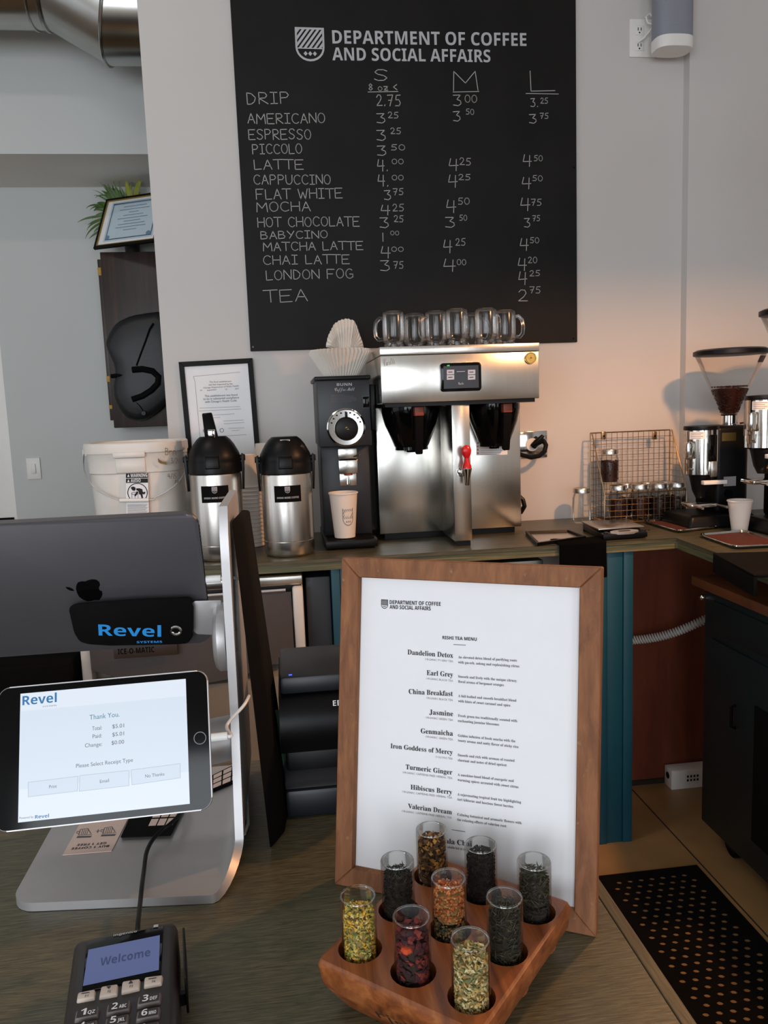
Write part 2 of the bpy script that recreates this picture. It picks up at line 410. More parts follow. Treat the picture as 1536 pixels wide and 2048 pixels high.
G = {
 'A': [[(0, 0), (.5, 1), (1, 0)], [(.18, .38), (.86, .36)]],
 'B': [[(0, 0), (.02, 1), (.6, .97), (.8, .78), (.6, .56), (.05, .52)], [(.6, .56), (.95, .33), (.8, .06), (0, 0)]],
 'C': [arc(.58, .5, .56, .5, 45, 315)], 'D': [[(.05, 0), (.05, 1), (.55, .9), (.95, .55), (.8, .2), (.45, .02), (.05, 0)]],
 'E': [[(1, 1), (0, 1), (0, 0), (1, 0)], [(0, .5), (.8, .52)]], 'F': [[(1, 1), (0, 1), (0, 0)], [(0, .52), (.75, .52)]],
 'G': [arc(.55, .5, .53, .5, 50, 330), [(.55, .45), (1, .45), (1, .12)]], 'H': [[(0, 0), (0, 1)], [(1, 0), (1, 1)], [(0, .5), (1, .52)]],
 'I': [[(0, 1), (1, 1)], [(.5, 1), (.5, 0)], [(0, 0), (1, 0)]], 'L': [[(0, 1), (0.02, 0), (1, .03)]],
 'M': [[(0, 0), (.05, 1), (.5, .4), (.92, 1), (1, 0)]], 'N': [[(0, 0), (0, 1), (1, 0), (1, 1)]], 'O': [arc(.5, .5, .5, .5, 80, 445, 14)],
 'P': [[(.05, 0), (.05, 1), (.7, .98), (.95, .75), (.7, .5), (.05, .48)]], 'R': [[(.05, 0), (.05, 1), (.7, .98), (.92, .75), (.7, .53), (.05, .5), (1, 0)]],
 'S': [[(.95, .86), (.7, 1), (.3, .98), (.08, .78), (.3, .56), (.7, .45), (.94, .25), (.7, .03), (.3, 0), (.03, .15)]],
 'T': [[(-.1, 1), (1.1, 1)], [(.5, 1), (.5, 0)]], 'U': [[(0, 1), (.02, .3), (.25, .02), (.7, .02), (.97, .3), (1, 1)]], 'W': [[(0, 1), (.25, 0), (.5, .7), (.75, 0), (1, 1)]],
 'Y': [[(0, 1), (.5, .5)], [(1, 1), (.3, 0)]], '0': [arc(.5, .5, .48, .5, 80, 440, 12)], '1': [[(.5, 1), (.5, 0)]],
 '2': [[(.08, .78), (.3, 1), (.7, .97), (.85, .72), (.6, .4), (.05, .02), (1, .04)]],
 '3': [[(.05, .95), (.85, .98), (.45, .6), (.85, .45), (.9, .2), (.6, 0), (.05, .08)]], '4': [[(.2, 1), (.02, .42), (1, .45)], [(.8, .95), (.75, 0)]],
 '5': [[(.95, 1), (.25, .98), (.15, .58), (.65, .58), (.92, .32), (.7, .03), (.05, .04)]], '7': [[(.02, .97), (.95, 1), (.4, 0)], [(.2, .5), (.8, .52)]],
 '8': [[(.5, .52), (.15, .75), (.5, 1), (.85, .75), (.5, .52), (.1, .25), (.5, 0), (.9, .25), (.5, .52)]],
 '.': [[(.3, .0), (.5, .08)]], '<': [[(.9, .9), (.1, .5), (.9, .1)]], 'o': [arc(.5, .3, .45, .3, 80, 440, 10)], 'z': [[(.05, .6), (.95, .6), (.1, .02), (.95, .02)], [(.3, .32), (.8, .32)]],
 '/': [[(.1, -.1), (.9, 1.1)]], 'e': [[(.05, .35), (.9, .38), (.7, .65), (.2, .6), (.05, .3), (.4, 0), (.9, .1)]], 'r': [[(.1, 0), (.1, .65)], [(.1, .35), (.5, .66), (.95, .55)]], 'n': [[(.1, 0), (.1, .6), (.6, .62), (.9, .4), (.95, 0)]], 'l': [[(.5, 1), (.5, 0)]], ' ': []}
def strokes(mb, t, pl, pn, a, b, hpx, wd, lift=0.0008, jit=0.03):
    pn = Vector(pn).normalized()
    if pn.dot(O - Vector(pl)) < 0: pn = -pn
    q = Vector(pl) + pn * lift
    A, B = AP(*a, q, pn), AP(*b, q, pn); T = AP(a[0], a[1] - hpx, q, pn)
    u = B - A; L = u.length; u.normalize(); v = pn.cross(u); H = abs((T - A).dot(v))
    wf = {'I': .75, 'M': 1.25, 'W': 1.3, ' ': .55, '.': .3, '1': .35, 'L': .85, 'l': .3}
    tot = sum(wf.get(c, 1.0) for c in t) + .28 * (len(t) - 1)
    x = 0.0
    for c in t:
        cw = wf.get(c, 1.0); dy = random.uniform(-jit, jit)
        for st in G.get(c, []):
            pts = []
            for (px_, py_) in st:
                pts.append(A + u * ((x + px_ * cw) / tot * L) + v * ((py_ + dy + random.uniform(-jit, jit) * .5) * H))
            mb.ribbon(pts, wd, pn)
        x += cw + .28
def clip_rect(poly, x0, x1, y0, y1):
    for ax, lim, sg in ((0, x0, 1), (0, x1, -1), (1, y0, 1), (1, y1, -1)):
        out = []
        for i in range(len(poly)):
            p, q = poly[i], poly[(i + 1) % len(poly)]
            ip = (p[ax] - lim) * sg >= 0; iq = (q[ax] - lim) * sg >= 0
            if ip: out.append(p)
            if ip != iq:
                k = (lim - p[ax]) / (q[ax] - p[ax]); out.append((p[0] + (q[0] - p[0]) * k, p[1] + (q[1] - p[1]) * k))
        poly = out
        if not poly: break
    return poly
def shield(mb, mx, wd, h):
    """outlined shield with slanting stripes above and three small diamonds below; origin at its bottom left"""
    def outl(k):
        pts = [(-.5 + k, .5 - k * .9), (.5 - k, .5 - k * .9)]
        pts += [( (.5 - k) * math.cos(math.radians(a)), -.08 + (.42 - k) * math.sin(math.radians(a))) for a in range(0, -181, -15)]
        return pts
    P = lambda p: mx @ Vector(((p[0] + .5) * wd, (p[1] + .5) * h, 0))
    o, i = outl(0), outl(.065)
    for k in range(len(o)):
        mb.face([P(o[k]), P(o[(k + 1) % len(o)]), P(i[(k + 1) % len(o)]), P(i[k])])
    for k in range(-6, 7):
        b = k * .17
        pl = clip_rect([(-1 + b, -1.2), (-.9 + b, -1.2), (1.0 + b, 1.0), (.9 + b, 1.0)], -.44, .44, -.1, .44)
        if len(pl) > 2: mb.face([P(p) for p in pl])
    mb.face([P(p) for p in ((-.44, -.1), (.44, -.1), (.44, -.13), (-.44, -.13))])
    for k in (-.16, 0, .16):
        mb.face([P(p) for p in ((k, -.2), (k + .07, -.27), (k, -.34), (k - .07, -.27))])
def shield_px(mb, pl, pn, a, b, hpx, lift=0.0006):
    pn = Vector(pn).normalized()
    if pn.dot(O - Vector(pl)) < 0: pn = -pn
    q = Vector(pl) + pn * lift
    A, B = AP(*a, q, pn), AP(*b, q, pn); T = AP(a[0], a[1] - hpx, q, pn); u = (B - A); wd = u.length; u.normalize(); v = pn.cross(u)
    shield(mb, frame_mx(A, u, v), wd, abs((T - A).dot(v)))
def quad_px(mb, pl, pn, pts, lift=0.0005):
    pn = Vector(pn).normalized()
    if pn.dot(O - Vector(pl)) < 0: pn = -pn
    q = Vector(pl) + pn * lift
    mb.face([AP(x, y, q, pn) for x, y in pts])
def rrect(w, h, r, n=5):
    pts = []
    for cx, cy, a in ((w / 2 - r, h / 2 - r, 0), (-w / 2 + r, h / 2 - r, 90), (-w / 2 + r, -h / 2 + r, 180), (w / 2 - r, -h / 2 + r, 270)):
        pts += arc(cx, cy, r, r, a, a + 90, n)
    return pts
YN = Vector((0, -1, 0))
# ------------------------------------------------------------------ the room
YW, YJ = 3.09, 3.045                    # back wall and its slightly nearer right stretch
struct(MB().box(-4.5, 3.6, -4.1, 5.2, -0.12, 0).build('floor', 'floor', smooth=0))
struct(MB().box(-4.5, 3.6, -4.1, 5.2, 4.0, 4.1).build('ceiling', 'ceil', smooth=0))
mb = MB()
mb.box(-.435, 1.615, YW, YW + .16, 0, 4.0); mb.box(1.615, 3.5, YJ, YW + .16, 0, 4.0)
struct(mb.build('wall_back', 'wall', smooth=0))
mb = MB(); mb.box(-1.47, 3.5, 4.5, 4.62, 0, 4.0); mb.box(-4.4, -2.35, 4.5, 4.62, 0, 4.0); mb.box(-2.35, -1.47, 4.5, 4.62, 2.14, 4.0)
struct(mb.build('wall_far', 'wall_grey', smooth=0))
struct(MB().box(-4.4, 3.5, 3.96, 4.5, 2.782, 4.0).build('trim_bulkhead', 'soffit', smooth=0))
struct(MB().box(-4.4, 3.5, 3.955, 3.96, 2.782, 4.0).build('wall_bulkhead', 'wall_grey', smooth=0))
struct(MB().box(3.5, 3.6, -4.1, 5.2, 0, 4.0).build('wall_right', 'wall', smooth=0))
mb = MB(); mb.box(-4.5, -4.4, -4.1, -.8, 0, 4); mb.box(-4.5, -4.4, 2.0, 5.2, 0, 4); mb.box(-4.5, -4.4, -.8, 2.0, 0, .7); mb.box(-4.5, -4.4, -.8, 2.0, 3.1, 4)
struct(mb.build('wall_left', 'wall', smooth=0))
mb = MB(); xs = [-4.4, -3.85, -2.15, -1.85, -.15, .75, 2.45, 3.5]
for i in range(0, 8, 2): mb.box(xs[i], xs[i + 1], -4.1, -4.0, 0, 4)
for i in (1, 3, 5): mb.box(xs[i], xs[i + 1], -4.1, -4.0, 0, .65); mb.box(xs[i], xs[i + 1], -4.1, -4.0, 3.15, 4)
struct(mb.build('wall_front', 'wall_grey', smooth=0))
# dark doorway at the far left
d = struct(MB().box(-2.35, -1.47, 4.56, 4.6, 0, 2.14).build('door_1', 'white', smooth=0))
MB().box(-2.35, -1.505, 4.55, 4.562, .02, 1.05).build('lower_panel', 'black_matte', d, smooth=0)
# ------------------------------------------------------------------ duct
a = thing('air_duct', 'shiny round steel air duct with angled elbow under the ceiling, upper left', 'duct', (-.9, 3.62, 3.3))
Yd, rd = 3.62, .205
A_ = [Vector(p) for p in ((-2.6, Yd, 3.385), (-.83, Yd, 3.385), (-.60, Yd, 3.25), (.4, Yd, 3.25))]
D_ = [(A_[k + 1] - A_[k]).normalized() for k in range(3)]
N_ = [D_[0], (D_[0] + D_[1]).normalized(), (D_[1] + D_[2]).normalized(), D_[2]]
def mitre(k, d, r, n=48):       # the pipe's outline cut by the joint's plane
    e1_ = Vector((0, 1, 0)); e2_ = d.cross(e1_); out = []
    for t in range(n):
        o_ = (e1_ * math.cos(2 * PI * t / n) + e2_ * math.sin(2 * PI * t / n)) * r
        out.append(A_[k] + o_ - d * (o_.dot(N_[k]) / d.dot(N_[k])))
    return out
for k, nm in enumerate(('straight_pipe', 'elbow_section', 'straight_pipe')):
    mb = MB(); r_ = rd if k != 1 else rd * .992; a0_, a1_ = mitre(k, D_[k], r_), mitre(k + 1, D_[k], r_)
    mb.grid([[p.lerp(q_, t / 8) for p, q_ in zip(a0_, a1_)] for t in range(9)], closed_u=True); mb.build(nm, 'duct', a)
for k in (1, 2):
    MB().tube(mitre(k, D_[k], rd + .003), .007, 6, closed=True).build('seam_ring', 'duct', a)
    sh_ = D_[0] * (-.045 if k == 1 else .0)
    if k == 1: MB().tube([p + sh_ for p in mitre(k, D_[0], rd + .002)], .005, 6, closed=True).build('seam_ring', 'duct', a)
for dx in (1.28, 1.42): MB().tube([p + Vector((dx, 0, 0)) for p in mitre(0, D_[0], rd + .001)], .003, 6, closed=True).build('seam_ring', 'duct', a)
# ------------------------------------------------------------------ far wall: dark wooden cabinet, certificate, plant, bag
Yf = 4.30
a = thing('wall_cabinet', 'tall narrow dark-stained wooden cabinet hung on the far grey wall', 'cabinet', (-.75, 4.4, 1.505))
q = [AY(x, y, Yf) for x, y in ((232, 860), (345, 858), (345, 486), (197, 490))]
z0, z1 = 1.522, AY(186, 497, 4.27).z - .012
xl, xr = AY(212, 660, Yf).x, -.36
MB().box(xl, xr, Yf, 4.49, z0, z1, .004).build('cabinet_body', 'dark_wood', a)
MB().box(xl - .022, xl + .02, Yf + .03, 4.49, z0 + .04, z1 - .03, .003).build('side_batten', 'dark_wood', a)
for zz, s_ in ((.78, .04), (.24, .03), (.10, .02)):
    MB().box(xl - .0235, xl - .006, Yf + .028, Yf + .06, z0 + zz, z0 + zz + s_, .002).build('chipped_edge', 'yellow_ply', a)
# certificate leaning back on the cabinet top
zc_ = z1 + .004
yaw_, lean_, Hc, Wc = -.4605, .462, .30, .37
u = Vector((math.cos(yaw_), math.sin(yaw_), 0)); v = Vector((0, 0, 1)) * math.cos(lean_) + Vector((-math.sin(yaw_), math.cos(yaw_), 0)) * math.sin(lean_)
c0 = AY(186, 497, 4.27); zc_ = c0.z - .010
a = thing('framed_certificate', 'framed pale blue certificate leaning back on top of the dark wooden cabinet', 'certificate', (c0.x + .17, c0.y - .05, zc_))
fm = frame_mx(c0, u, v)
def pic_frame(par, fm, W, H, t, d, m_frame, m_paper, inner_line=None, back=True):
    mb = MB(fm); o_ = [(0, 0), (W, 0), (W, H), (0, H)]; i_ = [(t, t), (W - t, t), (W - t, H - t), (t, H - t)]
    for k in range(4):
        k2 = (k + 1) % 4
        mb.hexa([(*o_[k], -d), (*o_[k2], -d), (*i_[k2], -d), (*i_[k], -d)], [(*o_[k], 0), (*o_[k2], 0), (*i_[k2], 0), (*i_[k], 0)], .0008, 1)
    fr = mb.build('frame', m_frame, par)
    pp = MB(fm).box(t, W - t, t, H - t, -d, -d * .45).build('paper', m_paper, par)
    if inner_line:
        mb = MB(fm); g = inner_line[1]
        for x0, x1, y0, y1 in ((t, W - t, t, t + g), (t, W - t, H - t - g, H - t), (t, t + g, t, H - t), (W - t - g, W - t, t, H - t)): mb.box(x0, x1, y0, y1, -d * .4, .0005)
        mb.build('gilt_liner', inner_line[0], par)
    return pp
pp = pic_frame(a, fm, Wc, Hc, .014, .014, 'frame_black', 'paper', ('gold', .004))
mb = MB(fm)
mb.box(.045, Wc - .03, .035, Hc - .025, -.0062, -.0056); ci = mb.build('certificate_sheet', 'cert_paper', a)
mb = MB(fm); x0, x1, y0, y1 = .055, Wc - .04, .045, Hc - .035
for xa, xb, ya, yb in ((x0, x1, y0, y0 + .006), (x0, x1, y1 - .01, y1), (x0, x0 + .007, y0, y1), (x1 - .007, x1, y0, y1)): mb.face([(xa, ya, -.005), (xb, ya, -.005), (xb, yb, -.005), (xa, yb, -.005)])
for k in range(9):
    yy = y1 - .03 - k * (y1 - y0 - .06) / 9; ww = (.07, .09, .03, .06, .09, .05, .08, .09, .04)[k]
    mb.face([((x0 + x1) / 2 - ww, yy, -.005), ((x0 + x1) / 2 + ww, yy, -.005), ((x0 + x1) / 2 + ww, yy + .004, -.005), ((x0 + x1) / 2 - ww, yy + .004, -.005)])
for cx_ in (x0 + .012, x1 - .02): mb.face([(cx_ + .013 * math.cos(t), y0 + .015 + .013 * math.sin(t), -.0048) for t in [k * PI / 8 for k in range(16)]])
mb.build('printed_border', 'cert_ink', ci)
# plant behind the certificate
pc = Vector((-.74, 4.435, z1 + .001))
a = thing('potted_plant', 'leafy green plant with drooping grassy leaves behind the framed certificate', 'plant', pc)
MB().lathe([(.030, 0), (.036, .01), (.046, .20), (.043, .205), (.036, .19)], pc, 20).build('pot', 'pot', a)
def blade(mb, pts, wd):
    n = 9; P = [Vector(p) for p in pts]; rows = []
    def at(t):
        return P[0] * (1 - t) ** 2 + P[1] * 2 * t * (1 - t) + P[2] * t * t
    for i in range(n + 1):
        t = i / n; c = at(t); d = at(min(1, t + .01)) - at(max(0, t - .01)); s_ = d.cross(Vector((.2, 1, .15))).normalized(); w2 = wd * math.sin(PI * min(.97, .15 + .85 * t)) * .5
        rows.append([c - s_ * w2, c + Vector((0, -w2 * .5, 0)), c + s_ * w2])
    mb.grid(rows)
q3 = lambda x, y, dy=0.0: AY(x / 3.2, y / 3.2, 4.41 + dy)
root = lambda k: pc + Vector((random.uniform(-.04, .04), random.uniform(-.03, 0), .20))
mb = MB()
for tx, ty, mx_, my_, wd in ((495, 1425, 560, 1370, .012), (555, 1475, 590, 1390, .014), (545, 1530, 580, 1420, .012), (550, 1335, 600, 1270, .012), (575, 1345, 620, 1280, .012), (600, 1250, 660, 1240, .010), (610, 1265, 680, 1200, .012), (635, 1160, 700, 1230, .006), (590, 1215, 680, 1230, .006), (700, 1095, 730, 1200, .005), (770, 1120, 740, 1200, .006), (660, 1180, 700, 1200, .022), (690, 1175, 710, 1230, .026), (740, 1190, 730, 1240, .026), (770, 1210, 740, 1250, .026), (650, 1220, 700, 1240, .026), (720, 1185, 720, 1240, .022), (600, 1350, 640, 1300, .034), (620, 1300, 660, 1290, .03), (590, 1400, 640, 1340, .02), (570, 1530, 600, 1480, .014), (600, 1490, 620, 1440, .016), (770, 1190, 800, 1250, .014), (800, 1245, 760, 1260, .016), (860, 1085, 830, 1130, .007), (560, 1440, 610, 1400, .014)):
    blade(mb, (root(0), q3(mx_, my_, -.02), q3(tx, ty, random.uniform(-.06, .02))), wd)
mb.build('foliage', 'leaf', a, smooth=60)
mb2 = MB()
for tx, ty, mx_, my_, wd in ((805, 1125, 815, 1230, .028), (925, 1130, 870, 1150, .020), (835, 1180, 830, 1240, .024), (880, 1160, 860, 1220, .022), (900, 1230, 870, 1250, .018)):
    blade(mb2, (root(0) + Vector((.06, 0, 0)), q3(mx_, my_, -.02), q3(tx, ty)), wd)
mb2.build('upright_leaf', 'leaf2', a, smooth=60, label='yellow-green upright leaf')
# black leather bag hung on the cabinet
pl = [(565, 75), (500, 83), (430, 95), (385, 108), (340, 130), (310, 152), (290, 178), (276, 200), (268, 218), (256, 245), (254, 270), (262, 300), (285, 352), (300, 385), (308, 420), (309, 460), (302, 495), (298, 530), (303, 585), (315, 620), (335, 655), (355, 682), (382, 707), (405, 720), (440, 730), (490, 722), (530, 700), (570, 672), (605, 640), (660, 590), (700, 480), (715, 330), (690, 190), (640, 100)]
pl = [(130 + x / 3.012, 600 + y / 3.012) for x, y in pl]
Yb = Yf - .012
a = thing('shoulder_bag', 'black leather bag with flap and strap loop hung on the dark cabinet', 'bag', AY(275, 840, Yb))
ctr = (285, 735)
def bagrow(k, dy):
    return [AY(ctr[0] + (x - ctr[0]) * k, ctr[1] + (y - ctr[1]) * k, Yb) + Vector((0, dy, 0)) for x, y in pl]
mb = MB(); vs = mb.grid([bagrow(1.0, .01), bagrow(1.0, -.03), bagrow(.97, -.045), bagrow(.85, -.058), bagrow(.5, -.066), bagrow(.05, -.068)], closed_u=True)
mb.bm.faces.new(vs[0]); mb.bm.faces.new(vs[-1])
body_ = mb.build('bag_body', 'leather', a, smooth=60)
def bpx(x, y, dy): return AY(130 + x / 3.012, 600 + y / 3.012, Yb) + Vector((0, dy, 0))
MB().tube([bpx(x, y, -.068) for x, y in ((545, 148), (522, 185), (500, 250), (470, 330), (445, 400))], .005, 6).build('flap_seam', 'black_matte', a)
mb = MB(); mb.tube([bpx(x, y, -.070) for x, y in ((420, 425), (480, 420), (540, 432), (575, 465), (572, 505), (535, 545), (480, 580), (420, 600))], .016, 8); mb.build('strap_loop', 'black_matte', a)
MB().tube([bpx(x, y, -.052) for x, y in ((290, 462), (330, 458), (385, 455))], .011, 8).build('side_strap', 'black_matte', a)
p = bpx(487, 682, -.055); MB().cyl(p, p + Vector((0, -.014, 0)), .014, .011, 16).build('snap_button', 'black', a)
MB().tube([bpx(x, y, -.06) for x, y in ((440, 615), (465, 640), (487, 675))], .003, 6).build('button_cord', 'black_matte', a)
# light switch
p = AY(68, 937, 4.5)
a = thing('light_switch', 'small white light switch plate on the far grey wall', 'switch', (p.x, 4.5, p.z - .058))
MB().box(p.x - .036, p.x + .036, 4.492, 4.499, p.z - .058, p.z + .058, .003).build('cover_plate', 'white', a)
MB().box(p.x - .012, p.x + .012, 4.484, 4.493, p.z - .026, p.z + .026, .002).build('rocker', 'white', a)

# ------------------------------------------------------------------ chalkboard
Yc = YW - .012
b0 = AY(501.3, 703, Yc); b1 = AY(1154.8, 683.5, Yc); bt = 3.22
xl, xr, zb = (AY(480, 350, Yc).x + b0.x) / 2, b1.x, (b0.z + b1.z) / 2
a = thing('chalkboard', 'large black chalkboard drinks menu on the white back wall', 'menu board', ((xl + xr) / 2, YW, zb))
MB().box(xl, xr, Yc, YW - .0005, zb, bt, .002).build('board', 'board', a, smooth=0)
for x, y in ((506, 694), (1147, 677), (1148, 335)):
    p = AY(x, y, Yc); MB().cyl(p, p + Vector((0, -.002, 0)), .004, .0035, 10).build('screw', 'black_gloss', a)
PB = Vector((0, Yc, 0))
mb = MB(); shield_px(mb, PB, YN, (592, 122), (650, 123.5), 68)
text_px(mb, bold('DEPARTMENT OF COFFEE'), PB, YN, (665, 87), (1053, 92), 27)
text_px(mb, bold('AND SOCIAL AFFAIRS'), PB, YN, (665, 120.5), (981, 124.5), 26)
mb.build('printed_logo', 'print_grey', a, smooth=0)
W0 = .0028
words = [('DRIP', 494, 208, 579, 207, 23), ('AMERICANO', 496, 247, 650, 246, 20), ('ESPRESSO', 498, 279, 622, 278, 20), ('PICCOLO', 505, 308, 604, 307, 19), ('LATTE', 509, 339, 607, 338, 19), ('CAPPUCCINO', 508, 369, 661, 368, 19), ('FLAT WHITE', 513, 399, 685, 396, 20), ('MOCHA', 514, 424, 621, 422, 19), ('HOT CHOCOLATE', 516, 454, 719, 452, 19), ('BABYCINO', 522, 478, 655, 476, 15), ('MATCHA LATTE', 527, 502, 726, 499, 17), ('CHAI LATTE', 527, 529, 699, 527, 18), ('LONDON FOG', 533, 560, 706, 556, 19), ('TEA', 530, 605, 615, 601, 24)]
mb = MB()
for t, xa, ya, xb, yb, h in words: strokes(mb, t, PB, YN, (xa, ya), (xb, yb), h, W0)
mb.build('chalk_drink_names', 'chalk', a, smooth=0)
cols = [[('2.75', 753, 802, 212, 22), ('3', 753, 772, 246, 19), ('25', 776, 797, 236, 12), ('3', 753, 773, 281, 21), ('25', 781, 802, 268, 12), ('3', 754, 774, 311, 20), ('50', 782, 810, 300, 11), ('4.', 755, 777, 342, 23), ('00', 784, 807, 328, 10), ('4.', 756, 778, 372, 23), ('00', 784, 807, 360, 10), ('3', 768, 783, 399, 19), ('75', 786, 807, 390, 13), ('4', 762, 780, 430, 20), ('25', 785, 808, 422, 14), ('3', 759, 779, 456, 21), ('25', 788, 807, 444, 13), ('1', 762, 770, 483, 17), ('00', 781, 798, 470, 8), ('4', 762, 781, 517, 24), ('00', 783, 807, 503, 9), ('3', 760, 781, 542, 21), ('75', 787, 807, 537, 14)],
        [('3', 906, 924, 212, 22), ('00', 930, 954, 205, 15), ('3', 906, 922, 242, 20), ('50', 932, 948, 229, 11), ('4', 898, 917, 342, 25), ('25', 919, 942, 330, 14), ('4', 897, 915, 375, 25), ('25', 917, 941, 360, 11), ('4', 893, 912, 425, 26), ('50', 916, 939, 409, 13), ('3', 890, 911, 455, 21), ('50', 919, 934, 441, 11), ('4', 887, 904, 506, 26), ('25', 911, 931, 491, 14), ('4', 887, 911, 543, 25), ('00', 914, 932, 530, 11)],
        [('3.', 1061, 1077, 213, 17), ('25', 1081, 1096, 207, 11), ('3', 1058, 1074, 246, 18), ('75', 1080, 1097, 237, 11), ('4', 1046, 1063, 334, 24), ('50', 1068, 1085, 322, 11), ('4', 1044, 1062, 377, 23), ('50', 1065, 1085, 362, 11), ('4', 1041, 1060, 422, 26), ('75', 1062, 1083, 411, 13), ('3', 1048, 1061, 454, 18), ('75', 1065, 1080, 442, 11), ('4', 1040, 1057, 501, 25), ('50', 1060, 1078, 486, 11), ('4', 1036, 1053, 542, 25), ('20', 1056, 1074, 526, 12), ('4', 1037, 1054, 569, 26), ('25', 1059, 1080, 552, 11), ('2', 1036, 1055, 602, 23), ('75', 1059, 1081, 586, 13)]]
heads = [('chalk_small_prices', [('S', 748, 161, 776, 161, 22), ('8 oz <', 737, 181, 795, 181, 13)], [((736, 184), (796, 183))]),
         ('chalk_medium_prices', [('M', 907, 181, 956, 180, 38)], [((906, 184), (958, 183))]),
         ('chalk_large_prices', [('L', 1061, 181, 1110, 181, 40)], [((1052, 187), (1117, 188))])]
for (nm, hs, ls), cl in zip(heads, cols):
    mb = MB()
    for t, xa, ya, xb, yb, h in hs: strokes(mb, t, PB, YN, (xa, ya), (xb, yb), h, W0)
    for l_ in ls: mb.ribbon([AY(x, y, Yc - .0008) for x, y in l_], W0 * .9, YN)
    for t, xa, xb, y, h in cl: strokes(mb, t, PB, YN, (xa, y), (xb, y), h, W0 if h > 16 else W0 * .85)
    mb.build(nm, 'chalk', a, smooth=0)
# ------------------------------------------------------------------ health certificate
Yh = YW - .016
tl, tr, br = AY(357, 724, Yh), AY(504.5, 716, Yh), AY(522, 911, Yh)
u = tr - tl; W_ = u.length; u.normalize(); v = Vector((-u.z, 0, u.x)); H_ = abs((tr - br).dot(v)) * 1.03
a = thing('framed_notice', 'black framed white health inspection notice on the wall behind the airpots', 'framed notice', (tl + tr) / 2 - v * H_)
fm = frame_mx(tl - v * H_, u, v)
pp = pic_frame(a, fm, W_, H_, .0185, .015, 'frame_black', 'paper')
PH = tl + Vector((0, .0067, 0))
q_ = lambda x, y: (340 + x / 7.68, 700 + y / 7.68)
mb = MB()
for t, xa, ya, xb, yb, h in (('This food establishment', 605, 503, 943, 490, 22), ('was last inspected by the', 592, 545, 962, 530, 24), ('Chicago Department of Public Health', 512, 592, 1055, 560, 22), ('on', 462, 628, 495, 626, 14), ('September', 568, 628, 718, 615, 20), ('20', 850, 614, 880, 612, 18), ('2017', 1000, 606, 1058, 603, 20), ('This establishment was found', 535, 722, 1035, 700, 30), ('to be in substantial compliance', 512, 768, 1060, 742, 30), ("with Chicago's Health Code.", 540, 812, 1030, 788, 32)):
    text_px(mb, t, PH, YN, q_(xa, ya), q_(xb, yb), h / 7.68, res=2)
mb.build('printed_text', 'ink', pp, smooth=0)
mb = MB()
for xa, ya, xb, yb in ((360, 405, 1075, 340), (455, 893, 1075, 870), (445, 938, 1090, 905), (520, 1008, 990, 980), (510, 1050, 770, 1035), (820, 1090, 1130, 1075), (830, 1135, 1140, 1110), (900, 1205, 1140, 1195), (950, 1240, 1070, 1230), (480, 1342, 1170, 1300), (385, 500, 470, 1440), (360, 405, 385, 500)):
    mb.ribbon([AP(*q_(xa, ya), PH + Vector((0, -.0006, 0)), YN), AP(*q_(xb, yb), PH + Vector((0, -.0006, 0)), YN)], .0013, YN)
for xx, yy in ((540, 1240), (795, 1235)):
    c_ = AP(*q_(xx, yy), PH + Vector((0, -.0006, 0)), YN); mb.ribbon([c_ + Vector((.007 * math.cos(t * PI / 8), 0, .007 * math.sin(t * PI / 8))) for t in range(17)], .002, YN)
mb.build('printed_line', 'ink_faint', pp, smooth=0)
# ------------------------------------------------------------------ speaker, sockets
a0 = AY(1345, 60, 2.99)
a = thing('wall_speaker', 'grey oval speaker with white base mounted high on the wall corner', 'speaker', (a0.x, 2.99, 2.85))
mb = MB(); mb.lathe([(0, 3.16), (.066, 3.155), (.071, 3.14), (.071, 2.895)], (a0.x - .004, 2.985, 0), 40, 1.0, .75, 3); mb.build('fabric_shell', 'speaker', a)
mb = MB(); mb.lathe([(.072, 2.895), (.073, 2.87), (.070, 2.855), (0, 2.853)], (a0.x - .004, 2.985, 0), 40, 1.0, .75, 3); mb.build('base_trim', 'white', a)
MB().box(a0.x - .03, a0.x + .03, 3.03, 3.046 if a0.x > 1.64 else YW, 2.94, 3.06, .004).build('wall_bracket', 'white', a)
p0, p1 = AY(1258, 115, YW), AY(1305, 40, YW)
a = thing('power_outlet', 'white double power outlet plate beside the grey wall speaker', 'outlet', ((p0.x + p1.x) / 2, YW, p0.z))
MB().box(p0.x, p1.x + .012, YW - .006, YW - .0005, p0.z, p1.z, .002).build('cover_plate', 'white', a)
for zz in (.28, .70):
    zc = p0.z + (p1.z - p0.z) * zz
    r_ = MB().box(p0.x + .022, p0.x + .056, YW - .009, YW - .005, zc - .017, zc + .017, .003).build('receptacle', 'white', a)
    mb = MB()
    for dx in (.032, .044): mb.box(p0.x + dx - .0015, p0.x + dx + .0015, YW - .0095, YW - .0085, zc - .002, zc + .009)
    mb.cyl((p0.x + .038, YW - .0095, zc - .009), (p0.x + .038, YW - .0085, zc - .009), .003, n=10); mb.build('socket_slot', 'black', r_)
s0 = AY(1277, 84, YW - .012)
pts = [s0, AY(1288, 76, 3.06), AY(1300, 62, 3.055), AY(1309, 50, 3.05), AY(1308, 36, 3.05), AY(1299, 27, 3.05), AY(1292, 34, 3.05), AY(1296, 46, 3.05), AY(1306, 48, 3.04), AY(1312, 42, 3.02)]
tag(MB().tube(pts, .0035, 8).build('speaker_cable', 'white'), 'thin white curled cable from the outlet to the grey speaker', 'cable')
